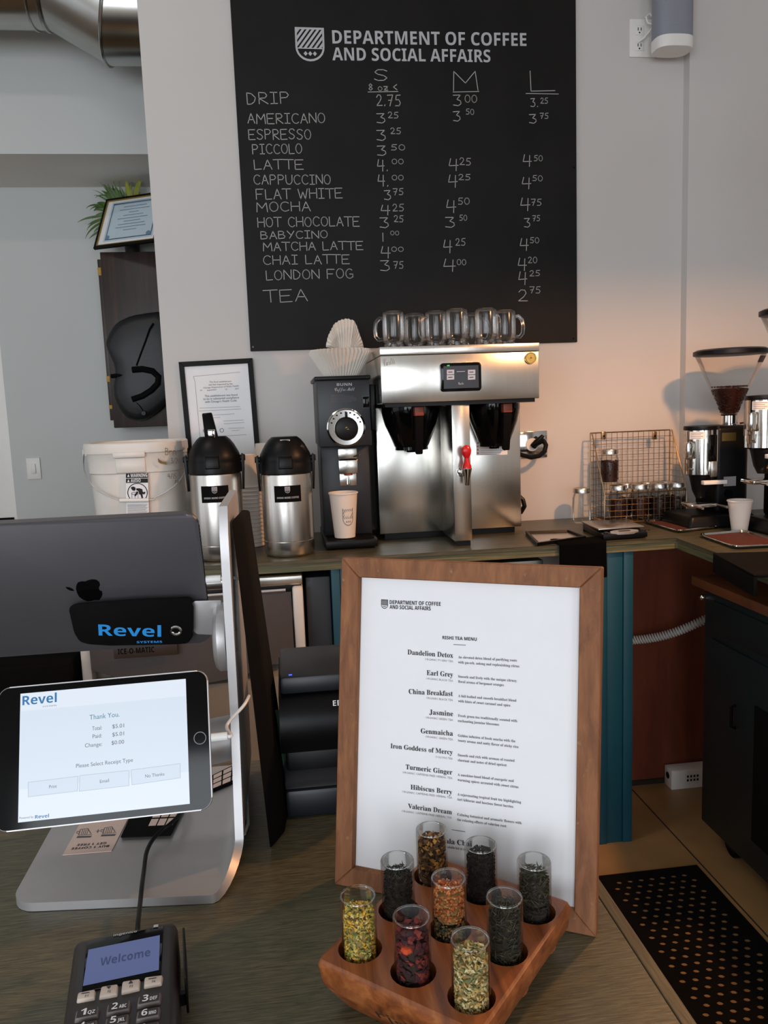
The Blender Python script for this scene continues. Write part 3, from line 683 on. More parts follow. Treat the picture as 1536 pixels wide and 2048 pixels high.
# steel outlet with black cord behind the brewer
p0, p1 = AY(1030, 917, YW), AY(1093, 861, YW)
a = thing('power_outlet', 'stainless steel outlet plate on the wall right of the coffee brewer', 'outlet', ((p0.x + p1.x) / 2, YW, p0.z))
MB().box(p0.x, p1.x, YW - .007, YW - .0005, p0.z, p1.z, .002).build('cover_plate', 'chrome', a)
c_ = AY(1063, 889, YW); MB().cyl((c_.x, YW - .007, c_.z), (c_.x, YW - .012, c_.z), .026, n=24).build('receptacle', 'white', a)
pts = [AY(1084, 874, 3.06), AY(1079, 884, 3.05), AY(1072, 888, 3.04), AY(1066, 893, 3.04)]
pc_ = [(1070, 890, 3.06), (1079, 885, 3.04), (1087, 881, 3.03), (1092, 890, 3.02), (1089, 903, 3.01), (1078, 912, 3.0), (1062, 915, 2.99), (1044, 910, 2.98), (1030, 905, 3.0), (1025, 940, 3.02), (1030, 985, 3.0), (1046, 1000, 2.985), (1049, 1012, 2.98), (1042, 1024, 2.99), (1025, 1030, 3.0)]
cp_ = []
for i in range(len(pc_) - 1):
    for k in range(4):
        t = k / 4; cp_.append(AY(*[pc_[i][j] * (1 - t) + pc_[i + 1][j] * t for j in range(3)]))
a = thing('power_cable', 'thick black power cord with angled plug right of the coffee brewer', 'cord', cp_[-1])
MB().tube(cp_, .009, 10).build('cord', 'black', a)
MB().tube([AY(1066, 893, 3.073), AY(1074, 884, 3.06), AY(1082, 876, 3.05), AY(1086, 871, 3.05)], [.013, .013, .010, .007], 10).build('plug', 'black', a)
# ------------------------------------------------------------------ counters and what is under them
ZC = 1.10
e0 = AZ(1352, 1076, ZC); e1 = AZ(1434, 1108, ZC)
YF = 2.520
rx0, rx1 = 1.312, 1.235                 # front edge of the right-hand run, which slants a little
a = thing('back_counter', 'long L-shaped green-stained wooden counter under the chalkboard', 'counter', (.6, 2.8, ZC - .036))
mb = MB(); L_ = [(-1.35, YF), (rx0, YF), (rx1, 1.1), (2.2, 1.1), (2.2, YJ - .001), (1.614, YJ - .001), (1.614, YW - .001), (-1.35, YW - .001)]
mb.prism(L_, ZC - .012, ZC, .002); top_ = mb.build('worktop', 'counter', a, smooth=0)
L2 = [(-1.35, YF + .004), (rx0 + .005, YF + .004), (rx1 + .005, 1.1), (2.2, 1.1), (2.2, YJ - .001), (1.614, YJ - .001), (1.614, YW - .001), (-1.35, YW - .001)]
MB().prism(L2, ZC - .038, ZC - .0125, .002).build('plywood_edge', 'counter_edge', a, smooth=0)
# teal posts
def post(x0, x1, label):
    a = thing('counter_post', label, 'post', ((x0 + x1) / 2, YF + .07, 0), 'teal posts under the back counter')
    MB().box(x0 + .012, x1 - .012, YF + .022, YF + .13, 0, ZC - .039, .002).build('post_core', 'teal', a)
    MB().box(x0, x0 + .028, YF + .012, YF + .135, 0, ZC - .039, .002).build('edge_board', 'teal', a)
    MB().box(x1 - .034, x1, YF + .012, YF + .135, 0, ZC - .039, .002).build('edge_board', 'teal', a)
    MB().box(x0 + .03, x1 - .036, YF + .017, YF + .03, 0, ZC - .039, .001).build('face_board', 'teal', a)
post(AY(1198, 1120, YF + .015).x, AY(1266, 1120, YF + .015).x, 'teal painted wooden post under the counter, right of the tea menu')
post(.128, .255, 'teal painted wooden post under the counter, mostly hidden by the tea menu')
# back panel below the counter on the right
a = thing('plywood_sheet', 'reddish brown plywood panel below the counter, behind the white hose', 'panel', (1.6, 2.96, 0))
MB().box(1.08, 2.2, 2.93, 2.955, 0.012, ZC - .04, .002).build('board', 'ply', a, smooth=0)
mb = MB(); mb.box(1.08, 2.2, 2.922, 2.93, 0.0, .02); mb.build('bottom_gap_strip', 'joint', a)
# white ribbed hose
P0, P1 = AY(1255, 1281, 2.86), AY(1412, 1238, 2.74)
d = (P1 - P0).normalized(); k1 = d.orthogonal().normalized(); k2 = d.cross(k1)
pts = []; turns = 30; N = turns * 12
for i in range(N + 1):
    t = i / N; c_ = P0.lerp(P1, t) + Vector((0, 0, -.02 * math.sin(PI * t))); an = 2 * PI * turns * t
    pts.append(c_ + (k1 * math.cos(an) + k2 * math.sin(an)) * .015)
pts = [Vector((P0.x - .01, 2.9295, P0.z + .002)), Vector((P0.x - .01, 2.90, P0.z))] + pts + [Vector((P1.x + .02, P1.y - .05, P1.z + .005)), Vector((P1.x + .03, 2.462, P1.z - .01))]
tag(MB().tube(pts, .0032, 5).build('coiled_hose', 'white'), 'white coiled hose crossing in front of the reddish plywood panel', 'hose')
# white vented box on the floor
p0 = AZ(1340, 1578, 0)
a = thing('vented_box', 'small white vented box on the floor behind the dark green cart', 'box', (p0.x + .1, p0.y + .05, 0))
MB().box(p0.x, p0.x + .24, p0.y - .012, p0.y + .05, 0.0, .082, .004).build('shell', 'white', a)
mb = MB()
for i in range(4):
    for j in range(2): mb.box(p0.x + .066 + i * .014, p0.x + .073 + i * .014, p0.y - .0132, p0.y - .0118, .032 + j * .016, .041 + j * .016)
mb.build('vent_holes', 'black', a)
mb = MB(); mb.cyl((p0.x - .001, p0.y + .02, .05), (p0.x + .003, p0.y + .02, .05), .014, n=16); mb.build('port', 'black', a)
# dark green undercounter cabinet on castors
a = thing('rolling_cabinet', 'dark green steel-topped cabinet on castors beneath the right counter', 'cabinet', (1.7, 2.0, 0))
xc = 1.385
mb = MB(); mb.box(xc, 2.1, 1.25, 2.46, .10, .93, .004); mb.build('cabinet_body', 'cart', a)
MB().box(xc - .012, 2.1, 1.24, 2.53, .93, .962, .003).build('worktop', 'top_reflection', a)
MB().box(xc - .006, xc + .004, 1.3, 2.40, .80, .905, .003).build('drawer_front', 'cart', a)
dr = MB().box(xc - .007, xc + .004, 1.62, 2.41, .14, .775, .004).build('door', 'cart', a)
MB().box(xc - .010, xc - .004, 1.68, 2.15, .20, .64, .004).build('recessed_panel', 'black_matte', dr)
MB().tube([(xc - .008, 2.25, .60), (xc - .022, 2.25, .595), (xc - .022, 2.25, .53), (xc - .008, 2.25, .525)], .005, 8).build('door_handle', 'black_gloss', dr)
p = AX(1404, 1193, xc); MB().sph(p + Vector((-.004, -.01, 0)), .012, 12).build('hinge_knob', 'chrome', a)
for xx, yy in ((xc + .07, 2.08), (xc + .07, 1.36), (2.02, 2.40), (2.02, 1.36), (xc + .09, 2.38)):
    cs = MB().cyl((xx - .022, yy, .045), (xx + .022, yy, .045), .045, n=24).build('castor', 'rubber', a)
    mb = MB(); mb.box(xx - .03, xx - .024, yy - .03, yy + .02, .03, .10); mb.box(xx + .024, xx + .03, yy - .03, yy + .02, .03, .10); mb.build('fork', 'black', cs)
# perforated rubber mats
def perf_mat(x0, x1, y0, y1, nx, label):
    mb = MB(); z1, z0 = .004, .0; b = .032
    dx = (x1 - x0 - 2 * b) / nx; ny = int((y1 - y0 - 2 * b) / (dx * .80)); dy = (y1 - y0 - 2 * b) / ny; r = dx * .255; n = 8
    for j in range(ny):
        off = dx / 2 if j % 2 else 0; cells = nx - (1 if j % 2 else 0); ya, yb = y0 + b + j * dy, y0 + b + (j + 1) * dy
        if off:
            for xa, xb in ((x0 + b, x0 + b + off), (x1 - b - off, x1 - b)): mb.face([(xa, ya, z1), (xb, ya, z1), (xb, yb, z1), (xa, yb, z1)])
        for i in range(cells):
            xa = x0 + b + off + i * dx; xb = xa + dx; cx_, cy_ = (xa + xb) / 2, (ya + yb) / 2
            sq = [(xb, cy_), (xb, yb), (cx_, yb), (xa, yb), (xa, cy_), (xa, ya), (cx_, ya), (xb, ya)]
            ci = [(cx_ + r * math.cos(k * PI / 4), cy_ + r * .8 * math.sin(k * PI / 4)) for k in range(8)]
            for k in range(8):
                k2 = (k + 1) % 8
                mb.face([(*sq[k], z1), (*sq[k2], z1), (*ci[k2], z1), (*ci[k], z1)]); mb.face([(*ci[k], z1), (*ci[k2], z1), (*ci[k2], z0 + .001), (*ci[k], z0 + .001)])
    for xa, xb, ya, yb in ((x0, x1, y0, y0 + b), (x0, x1, y1 - b, y1), (x0, x0 + b, y0 + b, y1 - b), (x1 - b, x1, y0 + b, y1 - b)): mb.face([(xa, ya, z1), (xb, ya, z1), (xb, yb, z1), (xa, yb, z1)])
    for (xa, ya), (xb, yb) in (((x0, y0), (x1, y0)), ((x1, y0), (x1, y1)), ((x1, y1), (x0, y1)), ((x0, y1), (x0, y0))): mb.face([(xa, ya, z1), (xb, yb, z1), (xb, yb, z0), (xa, ya, z0)])
    return tag(mb.build('floor_mat', 'rubber', smooth=0), label, 'mat')
perf_mat(.945, 1.31, 1.2, 2.35, 8, 'black perforated rubber mat on the concrete floor at lower right')
# joints in the concrete
mb = MB()
mb.box(1.326, 1.331, 1.2, 2.92, 0.0002, .0012); struct(mb.build('trim_floor_joint', 'joint', smooth=0))
# ice machine under the counter on the left
xi0, xi1, Yi = -.665, .034, 2.50
a = thing('ice_machine', 'ice machine with dark brown bin door under the back counter, left', 'ice machine', ((xi0 + xi1) / 2, 2.75, 0))
MB().box(xi0 + .02, xi1 - .01, Yi + .03, 3.05, .0, .985, .006).build('cabinet_shell', 'ice_body', a)
MB().box(xi0, xi1, Yi - .0, 3.05, 1.025, 1.055, .003).build('top_strip', 'steel', a)
MB().box(xi0 + .01, xi1 - .004, Yi + .012, 3.04, .985, 1.026, .002).build('vent_recess', 'black', a)
MB().box(xi1 - .034, xi1, Yi - .02, 3.04, .70, 1.02, .008).build('side_frame', 'white_plastic', a)
MB().box(xi0, xi0 + .032, Yi - .02, 3.04, .70, 1.02, .008).build('side_frame', 'white_plastic', a)
mb = MB(); rows = []
for i in range(9):
    t = i / 8; z = 1.005 - t * .20; row = []
    for j in range(13):
        s = j / 12 * 2 - 1; bow = (1 - s * s) * .05 * t
        row.append((xi0 + .034 + (xi1 - xi0 - .072) * j / 12, Yi - .005 - .03 * t - bow, z - (1 - s * s) * .055 * t))
    rows.append(row)
rows.append([(x, y + .03, z) for x, y, z in rows[-1]])
rows.append([(x, Yi + .02, z + .02) for x, y, z in rows[-1]])
mb.grid(rows); dd = mb.build('bin_door', 'ice_dark', a)
mb = MB(); mb.tube([(xi0 + .05, Yi - .008, 1.008), (xi1 - .055, Yi - .008, 1.012)], .005, 8); mb.build('door_trim', 'alu', dd)
zl = AY(268, 1303, Yi - .085)
mb = MB(); mb.box(-.55, -.36, Yi - .084, Yi - .075, zl.z - .02, zl.z + .022, .002); bdg = mb.build('name_badge', 'ice_dark', dd)
mb = MB(); text_px(mb, bold('ICE-O-MATIC'), (0, Yi - .084, 0), YN, (236, 1309), (309, 1304), 11); mb.build('badge_lettering', 'black_matte', bdg, smooth=0)
mb = MB(); rows = [[(xi0 + .01 + (xi1 - xi0 - .02) * j / 12, Yi - .02 - (1 - (j / 6 - 1) ** 2) * .05, z) for j in range(13)] for z in (.74, .70, .10, .03)]
rows.insert(0, [(x, Yi + .04, .76) for x, y, z in rows[0]]); mb.grid(rows); mb.build('lower_front', 'ice_body', a)
# steel fridge beside it
a = thing('undercounter_fridge', 'dark undercounter fridge between the ice machine and the framed tea menu', 'fridge', (.5, 2.8, 0))
MB().box(.045, .126, YF + .035, 3.0, .0, 1.035, .004).build('side_panel', 'slate', a)
MB().box(.262, .86, YF + .06, 3.0, .0, 1.04, .004).build('cabinet_body', 'steel', a)
MB().box(.05, .125, YF + .03, YF + .04, .705, .735, .002).build('bottom_trim', 'steel', a)
# things low at the left, beyond the counter
tag(MB().box(-1.32, -.69, 2.45, 2.95, .0, .84, .01).build('storage_bin', 'black_matte'), 'black storage bin beneath the back counter at far left', 'bin')
# front counter
a = thing('front_counter', 'weathered green-brown wooden front counter holding the tea sampler', 'counter', (-.6, .5, 0))
xe = .292
MB().box(-2.2, xe - .0125, -.25, 1.06, ZC - .012, ZC, .0008).build('worktop', 'front_wood', a, smooth=0)
MB().box(xe - .0118, xe, -.25, 1.06, ZC - .013, ZC, .0012).build('edge_trim', 'trim_wood', a, smooth=0)
MB().box(-2.2, xe - .006, -.245, 1.055, ZC - .04, ZC - .0125, .002).build('plywood_edge', 'counter_edge', a, smooth=0)
MB().box(-2.1, xe - .06, -.12, 1.0, 0, ZC - .041, .002).build('base_cabinet', 'cart', a, smooth=0)
# ------------------------------------------------------------------ twin coffee brewer
a = thing('coffee_brewer', 'large stainless steel twin coffee brewer with touch screen and red tap', 'coffee brewer', (.59, 2.82, ZC))
hx0, hx1, hy = .322, .853, 2.58
hz0, hz1 = 1.590, 1.772
MB().box(hx0, hx1, hy, 3.04, hz0, hz1 - .028, .003).build('head_housing', 'steel', a)
MB().box(hx0 - .001, hx1 + .001, hy - .002, 3.04, hz1 - .027, hz1, .002).build('top_rim', 'steel', a)
MB().box(hx0 + .012, hx1 - .012, hy + .012, 3.03, hz0 - .012, hz0 + .001).build('underside_tray', 'black', a)
bx0, bx1, by = .325, .852, 2.80
xm = AY(888, 900, by).x
MB().box(bx0, xm - .001, by, 3.04, 1.124, hz0 - .012, .003).build('body_panel', 'steel', a)
MB().box(xm + .001, bx1, by, 3.04, 1.124, hz0 - .012, .003).build('body_panel', 'steel', a)
MB().box(bx0 + .02, bx1 - .02, by + .02, 3.02, 1.101, 1.126).build('base_feet', 'black', a)
cx0, cx1, cy = .557, .618, 2.60
MB().box(cx0, cx1, cy, by + .01, 1.118, hz0 + .001, .002).build('water_column', 'steel', a)
MB().box(cx0 + .01, cx1 - .004, cy + .01, cy + .05, 1.1005, 1.12).build('column_foot', 'black', a)
PHd = Vector((0, hy - .0005, 0))
# display
p0, p1 = AY(882, 784, hy - .012), AY(962, 724, hy - .012)
dp = MB(frame_mx(((p0.x + p1.x) / 2, hy, (p0.z + p1.z) / 2), (1, 0, 0), (0, 0, 1))).prism(rrect(p1.x - p0.x, p1.z - p0.z, .01), 0, .012, .002).build('display_bezel', 'black_gloss', a)
x0, x1, z0, z1 = p0.x + .010, p1.x - .009, p0.z + .010, p1.z - .010
sc_ = MB().box(x0, x1, hy - .0127, hy - .012, z0, z1).build('display_screen', 'lcd_dark', dp, smooth=0)
PD = Vector((0, hy - .0128, 0)); s6 = lambda x, y: (580 + x / 2.844, 600 + y / 2.844)
mb = MB()
for xx in (892, 1012):
    for yy in (396, 426): quad_px(mb, PD, YN, [s6(xx, yy + 28), s6(xx + 42, yy + 26), s6(xx + 42, yy), s6(xx, yy + 1)])
mb.build('screen_icon', 'lcd_icon', dp, smooth=0)
mb = MB()
for xx in (892, 1012):
    for yy in (396, 426): quad_px(mb, PD, YN, [s6(xx + 8, yy + 17), s6(xx + 32, yy + 16), s6(xx + 32, yy + 11), s6(xx + 8, yy + 12)], .0008)
mb.build('screen_icon_mark', 'key_dark', dp, smooth=0)
mb = MB(); quad_px(mb, PD, YN, [s6(948, 409), s6(995, 407), s6(995, 404), s6(948, 406)]); text_px(mb, script('Curtis'), PD, YN, s6(958, 482), s6(988, 480), 5, res=2); mb.build('screen_text', 'lcd_icon', dp, smooth=0)
mb = MB(); quad_px(mb, Vector((0, hy - .012, 0)), YN, [s6(893, 377), s6(908, 376), s6(908, 369), s6(893, 370)]); mb.build('status_light', 'green_led', dp, smooth=0)
mb = MB(); text_px(mb, script('Curtis'), PHd, YN, s6(532, 378), s6(598, 362), 15, shear=.1); mb.build('brand_lettering', 'ink_faint', a, smooth=0)
c_ = AY(1061, 716, hy); bd = MB().cyl((c_.x, hy, c_.z), (c_.x, hy - .005, c_.z), .019, n=28).build('round_badge', 'brass', a)
mb = MB(); mb.tube([(c_.x + .0165 * math.cos(t * PI / 14), hy - .0055, c_.z + .0165 * math.sin(t * PI / 14)) for t in range(28)], .0015, 6, closed=True)
mb.box(c_.x - .012, c_.x + .012, hy - .0062, hy - .0045, c_.z - .002, c_.z + .002); mb.box(c_.x - .002, c_.x + .002, hy - .0062, hy - .0045, c_.z - .010, c_.z + .010); mb.build('badge_relief', 'gold', bd)
# instruction label on the right body panel
mb = MB(); PBd = Vector((0, by, 0)); quad_px(mb, PBd, YN, [s6(1060, 883), s6(1237, 880), s6(1237, 775), s6(1060, 778)], .0006); lb = mb.build('instruction_label', 'paper', a, smooth=0)
mb = MB()
for k in range(9):
    yy = 792 + k * 10.5; quad_px(mb, PBd, YN, [s6(1082, yy + 3), s6(1225 - (k % 3) * 25, yy + 2), s6(1225 - (k % 3) * 25, yy), s6(1082, yy + 1)], .0009)
for k in range(5): quad_px(mb, PBd, YN, [s6(1064, 800 + k * 19), s6(1073, 800 + k * 19), s6(1073, 790 + k * 19), s6(1064, 790 + k * 19)], .0009)
mb.build('label_print', 'ink_faint', lb, smooth=0)
# brew baskets
def basket(xa, xb, xh):
    xc_ = (xa + xb) / 2; r = (xb - xa) / 2; yc = 2.80
    mb = MB(); mb.lathe([(r, hz0 - .013), (r, hz0 - .03), (r * .97, hz0 - .045), (r * .90, hz0 - .075), (r * .60, hz0 - .148), (r * .57, hz0 - .152), (r * .57, hz0 - .163), (.02, hz0 - .165), (.018, hz0 - .172), (0, hz0 - .172)], (xc_, yc - .03, 0), 40)
    bk = mb.build('brew_basket', 'black_gloss', a)
    hy0 = yc - .03 - r
    mb = MB(); zt = hz0 - .010
    mb.hexa([(xh - .010, hy0 - .018, zt - .165), (xh + .014, hy0 - .018, zt - .165), (xh + .014, hy0 + .004, zt - .16), (xh - .010, hy0 + .004, zt - .16)], [(xh - .014, hy0 - .045, zt - .04), (xh + .016, hy0 - .045, zt - .04), (xh + .016, hy0 - .02, zt - .03), (xh - .014, hy0 - .02, zt - .03)], .004)
    mb.hexa([(xh - .014, hy0 - .045, zt - .045), (xh + .016, hy0 - .045, zt - .045), (xh + .016, hy0 - .02, zt - .04), (xh - .014, hy0 - .02, zt - .04)], [(xh - .014, hy0 - .03, zt - .004), (xh + .016, hy0 - .03, zt - .004), (xh + .016, hy0 + .02, zt), (xh - .014, hy0 + .02, zt)], .003)
    h_ = mb.build('basket_handle', 'black_matte', bk)
    MB().box(xh - .0145, xh + .0165, hy0 - .047, hy0 - .012, zt - .034, zt - .004, .002).build('handle_tab', 'rust', bk, label='rust-red handle tab')
basket(AY(768, 830, 2.7).x, AY(886, 830, 2.7).x, AY(838, 820, 2.62).x)
basket(AY(945, 830, 2.7).x, AY(1047, 830, 2.7).x + .005, AY(1017, 820, 2.62).x)
# tap
tx = AY(930, 930, cy - .03).x; tz = AY(930, 938, cy - .03).z
mb = MB(); mb.cyl((tx - .008, cy + .001, tz - .012), (tx - .004, cy - .045, tz - .012), .011, n=16); mb.cyl((tx - .008, cy - .001, tz - .012), (tx - .008, cy - .006, tz - .012), .016, n=20)
mb.lathe([(.006, -.053), (.0075, -.05), (.009, -.03), (.0165, 0), (.0165, .003), (.006, .005), (0, .005)], (tx + .002, cy - .048, tz), 24); tp = mb.build('tap', 'chrome', a)
mb = MB(); mb.lathe([(.0155, .003), (.015, .012), (.010, .022), (.0075, .04), (0, .042)], (tx + .002, cy - .048, tz), 20)
mb.lathe([(0, .036), (.0075, .038), (.0145, .05), (.0165, .062), (.0135, .074), (.006, .080), (0, .081)], (tx + .001, cy - .052, tz), 20, 1, .55); mb.build('tap_lever', 'red', tp, label='red tap lever')
# glass mugs upside down on the brewer
def mug_template():
    r = thing('glass_mug', 'x', 'mug', (0, 0, 0), 'upturned glass mugs on the brewer')
    mb = MB(); mb.lathe([(.031, .0), (.033, .001), (.033, .012), (.030, .016), (.036, .026), (.0375, .04), (.0375, .104), (.0355, .114), (.030, .119), (0, .117)], (0, 0, 0), 28)
    mb.build('mug_body', 'mug_glass', r)
    mb = MB()
    for z in (.006, .022): mb.tube([(.034 * math.cos(k * PI / 14), .034 * math.sin(k * PI / 14), z) for k in range(28)], .0018, 6, closed=True)
    mb.build('screw_thread', 'mug_glass', r)
    mb = MB(); mb.tube([(-.034, 0, .03), (-.05, 0, .028), (-.060, 0, .040), (-.062, 0, .062), (-.058, 0, .085), (-.046, 0, .098), (-.034, 0, .096)], .0065, 10); mb.build('mug_handle', 'mug_glass', r)
    return r
ms = [(787, 2.66, 0, 'upturned glass mug at the far left end of the row on the brewer, handle showing'),
      (829, 2.74, .9, 'upturned glass mug second from left on the brewer'),
      (872, 2.68, .35, 'upturned glass mug third from left on the brewer, partly behind a taller one'),
      (914, 2.63, 1.9, 'upturned glass mug in the middle of the brewer, standing in front of its neighbours'),
      (944, 2.77, 2.6, 'upturned glass mug glimpsed at the back between two front mugs on the brewer'),
      (972, 2.635, 2.1, 'upturned glass mug second from right on the brewer, in front'),
      (1010, 2.70, 2.8, 'upturned glass mug at the right end of the row on the brewer')]
T = mug_template()
for i, (x, Y, rz, lb_) in enumerate(ms):
    p = AY(x, 660, Y); loc = (p.x, Y, hz1 + .001)
    if i == 0: T.location = loc; T['label'] = lb_
    else: dup(T, loc, lb_, rotz=rz)
# ------------------------------------------------------------------ coffee grinder, left of the brewer
a = thing('coffee_mill', 'tall dark slate coffee mill with round chrome dial, left of the steel brewer', 'coffee grinder', (.21, 2.82, ZC))
gx0, gx1 = .118, .297
gyu, gyl = 2.70, 2.775
g = lambda x, y: (580 + x / 2.844, 600 + y / 2.844)
zs = AY(690, 893, gyu).z
zt = AY(680, 752, gyu).z
MB().box(gx0, gx1, gyu, 3.03, zs, zt - .012, .004).build('upper_housing', 'slate', a)
MB().box(gx0 - .008, gx1 + .004, gyu - .012, 3.04, zt - .014, zt, .004).build('top_lid', 'black', a)
MB().box(gx0 + .006, gx1 - .002, gyl, 3.03, ZC + .03, zs - .001, .004).build('lower_housing', 'slate', a)
MB().box(gx0 + .002, gx1 + .004, 2.655, 3.03, ZC + .006, ZC + .034, .006).build('base_tray', 'black', a)
MB().box(gx0 + .012, gx1 - .008, 2.668, gyl - .002, ZC + .0335, ZC + .0365, .001).build('tray_grid', 'black_matte', a)
for x in (gx0 + .02, gx1 - .02):
    for y in (2.68, 3.0): MB().cyl((x, y, ZC + .0005), (x, y, ZC + .01), .012, n=14).build('foot', 'rubber', a)
MB().box(gx1 + .004, gx1 + .022, gyu + .04, 3.0, zs + .05, zt - .03, .004).build('side_motor_cover', 'black', a)
dc = AY(692, 855, gyu)
mb = MB(); R_ = .0655; mb.lathe([(0, 0), (R_, 0), (R_, .006), (R_ - .004, .009), (R_ - .006, .007), (0, .007)], (0, 0, 0), 44)
for v in mb.bm.verts: v.co = Vector((dc.x + v.co.x, gyu - v.co.z, dc.z + v.co.y))
dl = mb.build('dial_plate', 'chrome', a)
mb = MB(); mb.lathe([(.040, .006), (.040, .020), (.036, .026), (.020, .030), (0, .030)], (0, 0, 0), 36)
for v in mb.bm.verts: v.co = Vector((dc.x + v.co.x, gyu - v.co.z, dc.z - .004 + v.co.y))
mb.box(dc.x - .003, dc.x + .006, gyu - .014, gyu - .007, dc.z + .034, dc.z + .052, .001)
kb = mb.build('dial_knob', 'black', dl)
mb = MB()
for p_ in (((-.006, 0), (0, .006), (.002, .002), (.006, .004)), ((-.002, -.005), (.004, -.001), (.008, -.005), (.002, -.003))): mb.face([(dc.x + x, gyu - .0305, dc.z - .002 + y) for x, y in p_])
mb.build('knob_mark', 'gold', kb, smooth=0)
mb = MB()
for k in range(9):
    an = math.radians(20 + k * 17.5); c_ = Vector((dc.x + .052 * math.cos(an), gyu - .0076, dc.z + .052 * math.sin(an))); mb.box(c_.x - .003, c_.x + .003, c_.y - .0003, c_.y, c_.z - .003, c_.z + .002)
mb.build('dial_marking', 'ink', dl, smooth=0)
PG = Vector((0, gyu, 0)); mb = MB()
text_px(mb, bold('BUNN'), PG, YN, g(266, 489), g(352, 487), 5.5); text_px(mb, script('Coffee Mill'), PG, YN, g(254, 518), g(368, 515), 6.5)
mb.build('brand_lettering', 'print_grey', a, smooth=0)
mb = MB()
for k, wd in enumerate((75, 130, 145, 145, 145, 120)): quad_px(mb, PG, YN, [g(232, 542 + k * 7.5), g(232 + wd, 541 + k * 7.5), g(232 + wd, 538.5 + k * 7.5), g(232, 539.5 + k * 7.5)])
mb.build('instruction_print', 'ink_soft', a, smooth=0)
p0, p1 = AY(726, 815, gyu), AY(738, 793, gyu)
mb = MB(); mb.box(p0.x - .002, p1.x + .002, gyu - .003, gyu, p0.z - .002, p1.z + .002, .001); sw = mb.build('switch_frame', 'ink_soft', a)
MB().box(p0.x, p1.x, gyu - .008, gyu - .002, p0.z, p1.z, .001).build('rocker_switch', 'black_gloss', sw)
p0, p1 = AY(678, 972, gyl), AY(712, 895, gyl); z2, z3 = AY(690, 946, gyl).z, AY(690, 917, gyl).z
mb = MB(); mb.box(p0.x, p1.x, gyl - .03, gyl, z3, p1.z, .002); mb.box(p0.x, p1.x, gyl - .036, gyl, z2, z3 - .002, .002); ch_ = mb.build('grounds_chute', 'steel', a)
MB().box(p0.x + .004, p1.x - .003, gyl - .004, gyl, p0.z, z2, .001).build('chute_backplate', 'steel', ch_)
xm_ = (p0.x + p1.x) / 2
mb = MB(); mb.tube([(xm_ - .003, gyl - .008, z2 - .012), (xm_ - .003, gyl - .01, p0.z + .006), (xm_ + .003, gyl - .01, p0.z + .006), (xm_ + .003, gyl - .008, z2 - .012)], .0016, 6); mb.tube([(p1.x - .012, gyl - .034, z3 + .006), (p1.x + .004, gyl - .038, z3 + .012), (p1.x + .010, gyl - .034, z3 + .014)], .0018, 6); mb.build('bag_clip', 'chrome', ch_)
mb = MB(); mb.tube([(p0.x + .002, gyl - .037, z3 - .003), (p1.x - .002, gyl - .037, z3 - .003)], .002, 6); mb.build('chute_clip_bar', 'black', ch_)
MB().lathe([(.016, z2 - .006), (.013, z2 + .002), (0, z2 + .002)], (xm_, gyl - .02, 0), 20).build('chute_spout', 'rust', ch_)
# paper coffee filters on top of the mill
def flutes(mb, c, r0, r1, h, n=44, tilt=None, amp=.006):
    rows = []
    for k in range(7):
        t = k / 6; r = r0 + (r1 - r0) * t
        rows.append([((r + (amp * (.3 + .9 * t)) * (1 if j % 2 else -1)) * math.cos(2 * PI * j / (2 * n)), (r + (amp * (.3 + .9 * t)) * (1 if j % 2 else -1)) * math.sin(2 * PI * j / (2 * n)), h * t) for j in range(2 * n)])
    rows.insert(0, [(x * .02, y * .02, .0005) for x, y, z in rows[0]])
    mx = Matrix.Translation(Vector(c)) @ (tilt if tilt else Matrix.Identity(4))
    mb.grid([[mx @ Vector(p) for p in r] for r in rows], closed_u=True)
fc = AY(680, 720, 2.80); fz = zt + .001
for k in range(4):
    mb = MB(); flutes(mb, (fc.x + .002, 2.80, fz + k * .0035), .058, .104 - k * .0015, .082, amp=.0055)
    tag(mb.build('coffee_filter', 'filter', smooth=0), 'white fluted paper coffee filter nested in the stack on the black mill', 'coffee filter', 'nested paper filters on the mill')
mb = MB(); tl_ = Matrix.Rotation(math.radians(-78), 4, 'Y') @ Matrix.Rotation(math.radians(12), 4, 'X')
rows = []
bp = AY(690, 690, 2.79)
pts_t = [(652, 690), (656, 672), (662, 660), (668, 648), (680, 640), (694, 637), (708, 641), (714, 652), (719, 668), (725, 684), (728, 697)]
top_r = []; bot_r = []; mid_r = []
for i in range(41):
    t = i / 40 * (len(pts_t) - 1); k = min(int(t), len(pts_t) - 2); f = t - k
    x = pts_t[k][0] * (1 - f) + pts_t[k + 1][0] * f; y = pts_t[k][1] * (1 - f) + pts_t[k + 1][1] * f
    p = AY(x, y, 2.79); z_ = .0045 if i % 2 else -.0045
    top_r.append(p + Vector((0, z_, .002 if i % 2 else -.002))); c_ = AY(690 + (x - 690) * .55, 694, 2.79)
    mid_r.append(p.lerp(c_, .5) + Vector((0, -.012 + z_ * .8, 0))); bot_r.append(c_ + Vector((0, -.005 + z_ * .3, -.005)))
mb.grid([top_r, mid_r, bot_r, [p + Vector((0, .02, 0)) for p in bot_r], [p + Vector((0, .016, -.004)) for p in top_r]])
tag(mb.build('coffee_filter', 'filter', smooth=0), 'single paper coffee filter standing folded upright above the filter stack', 'coffee filter')
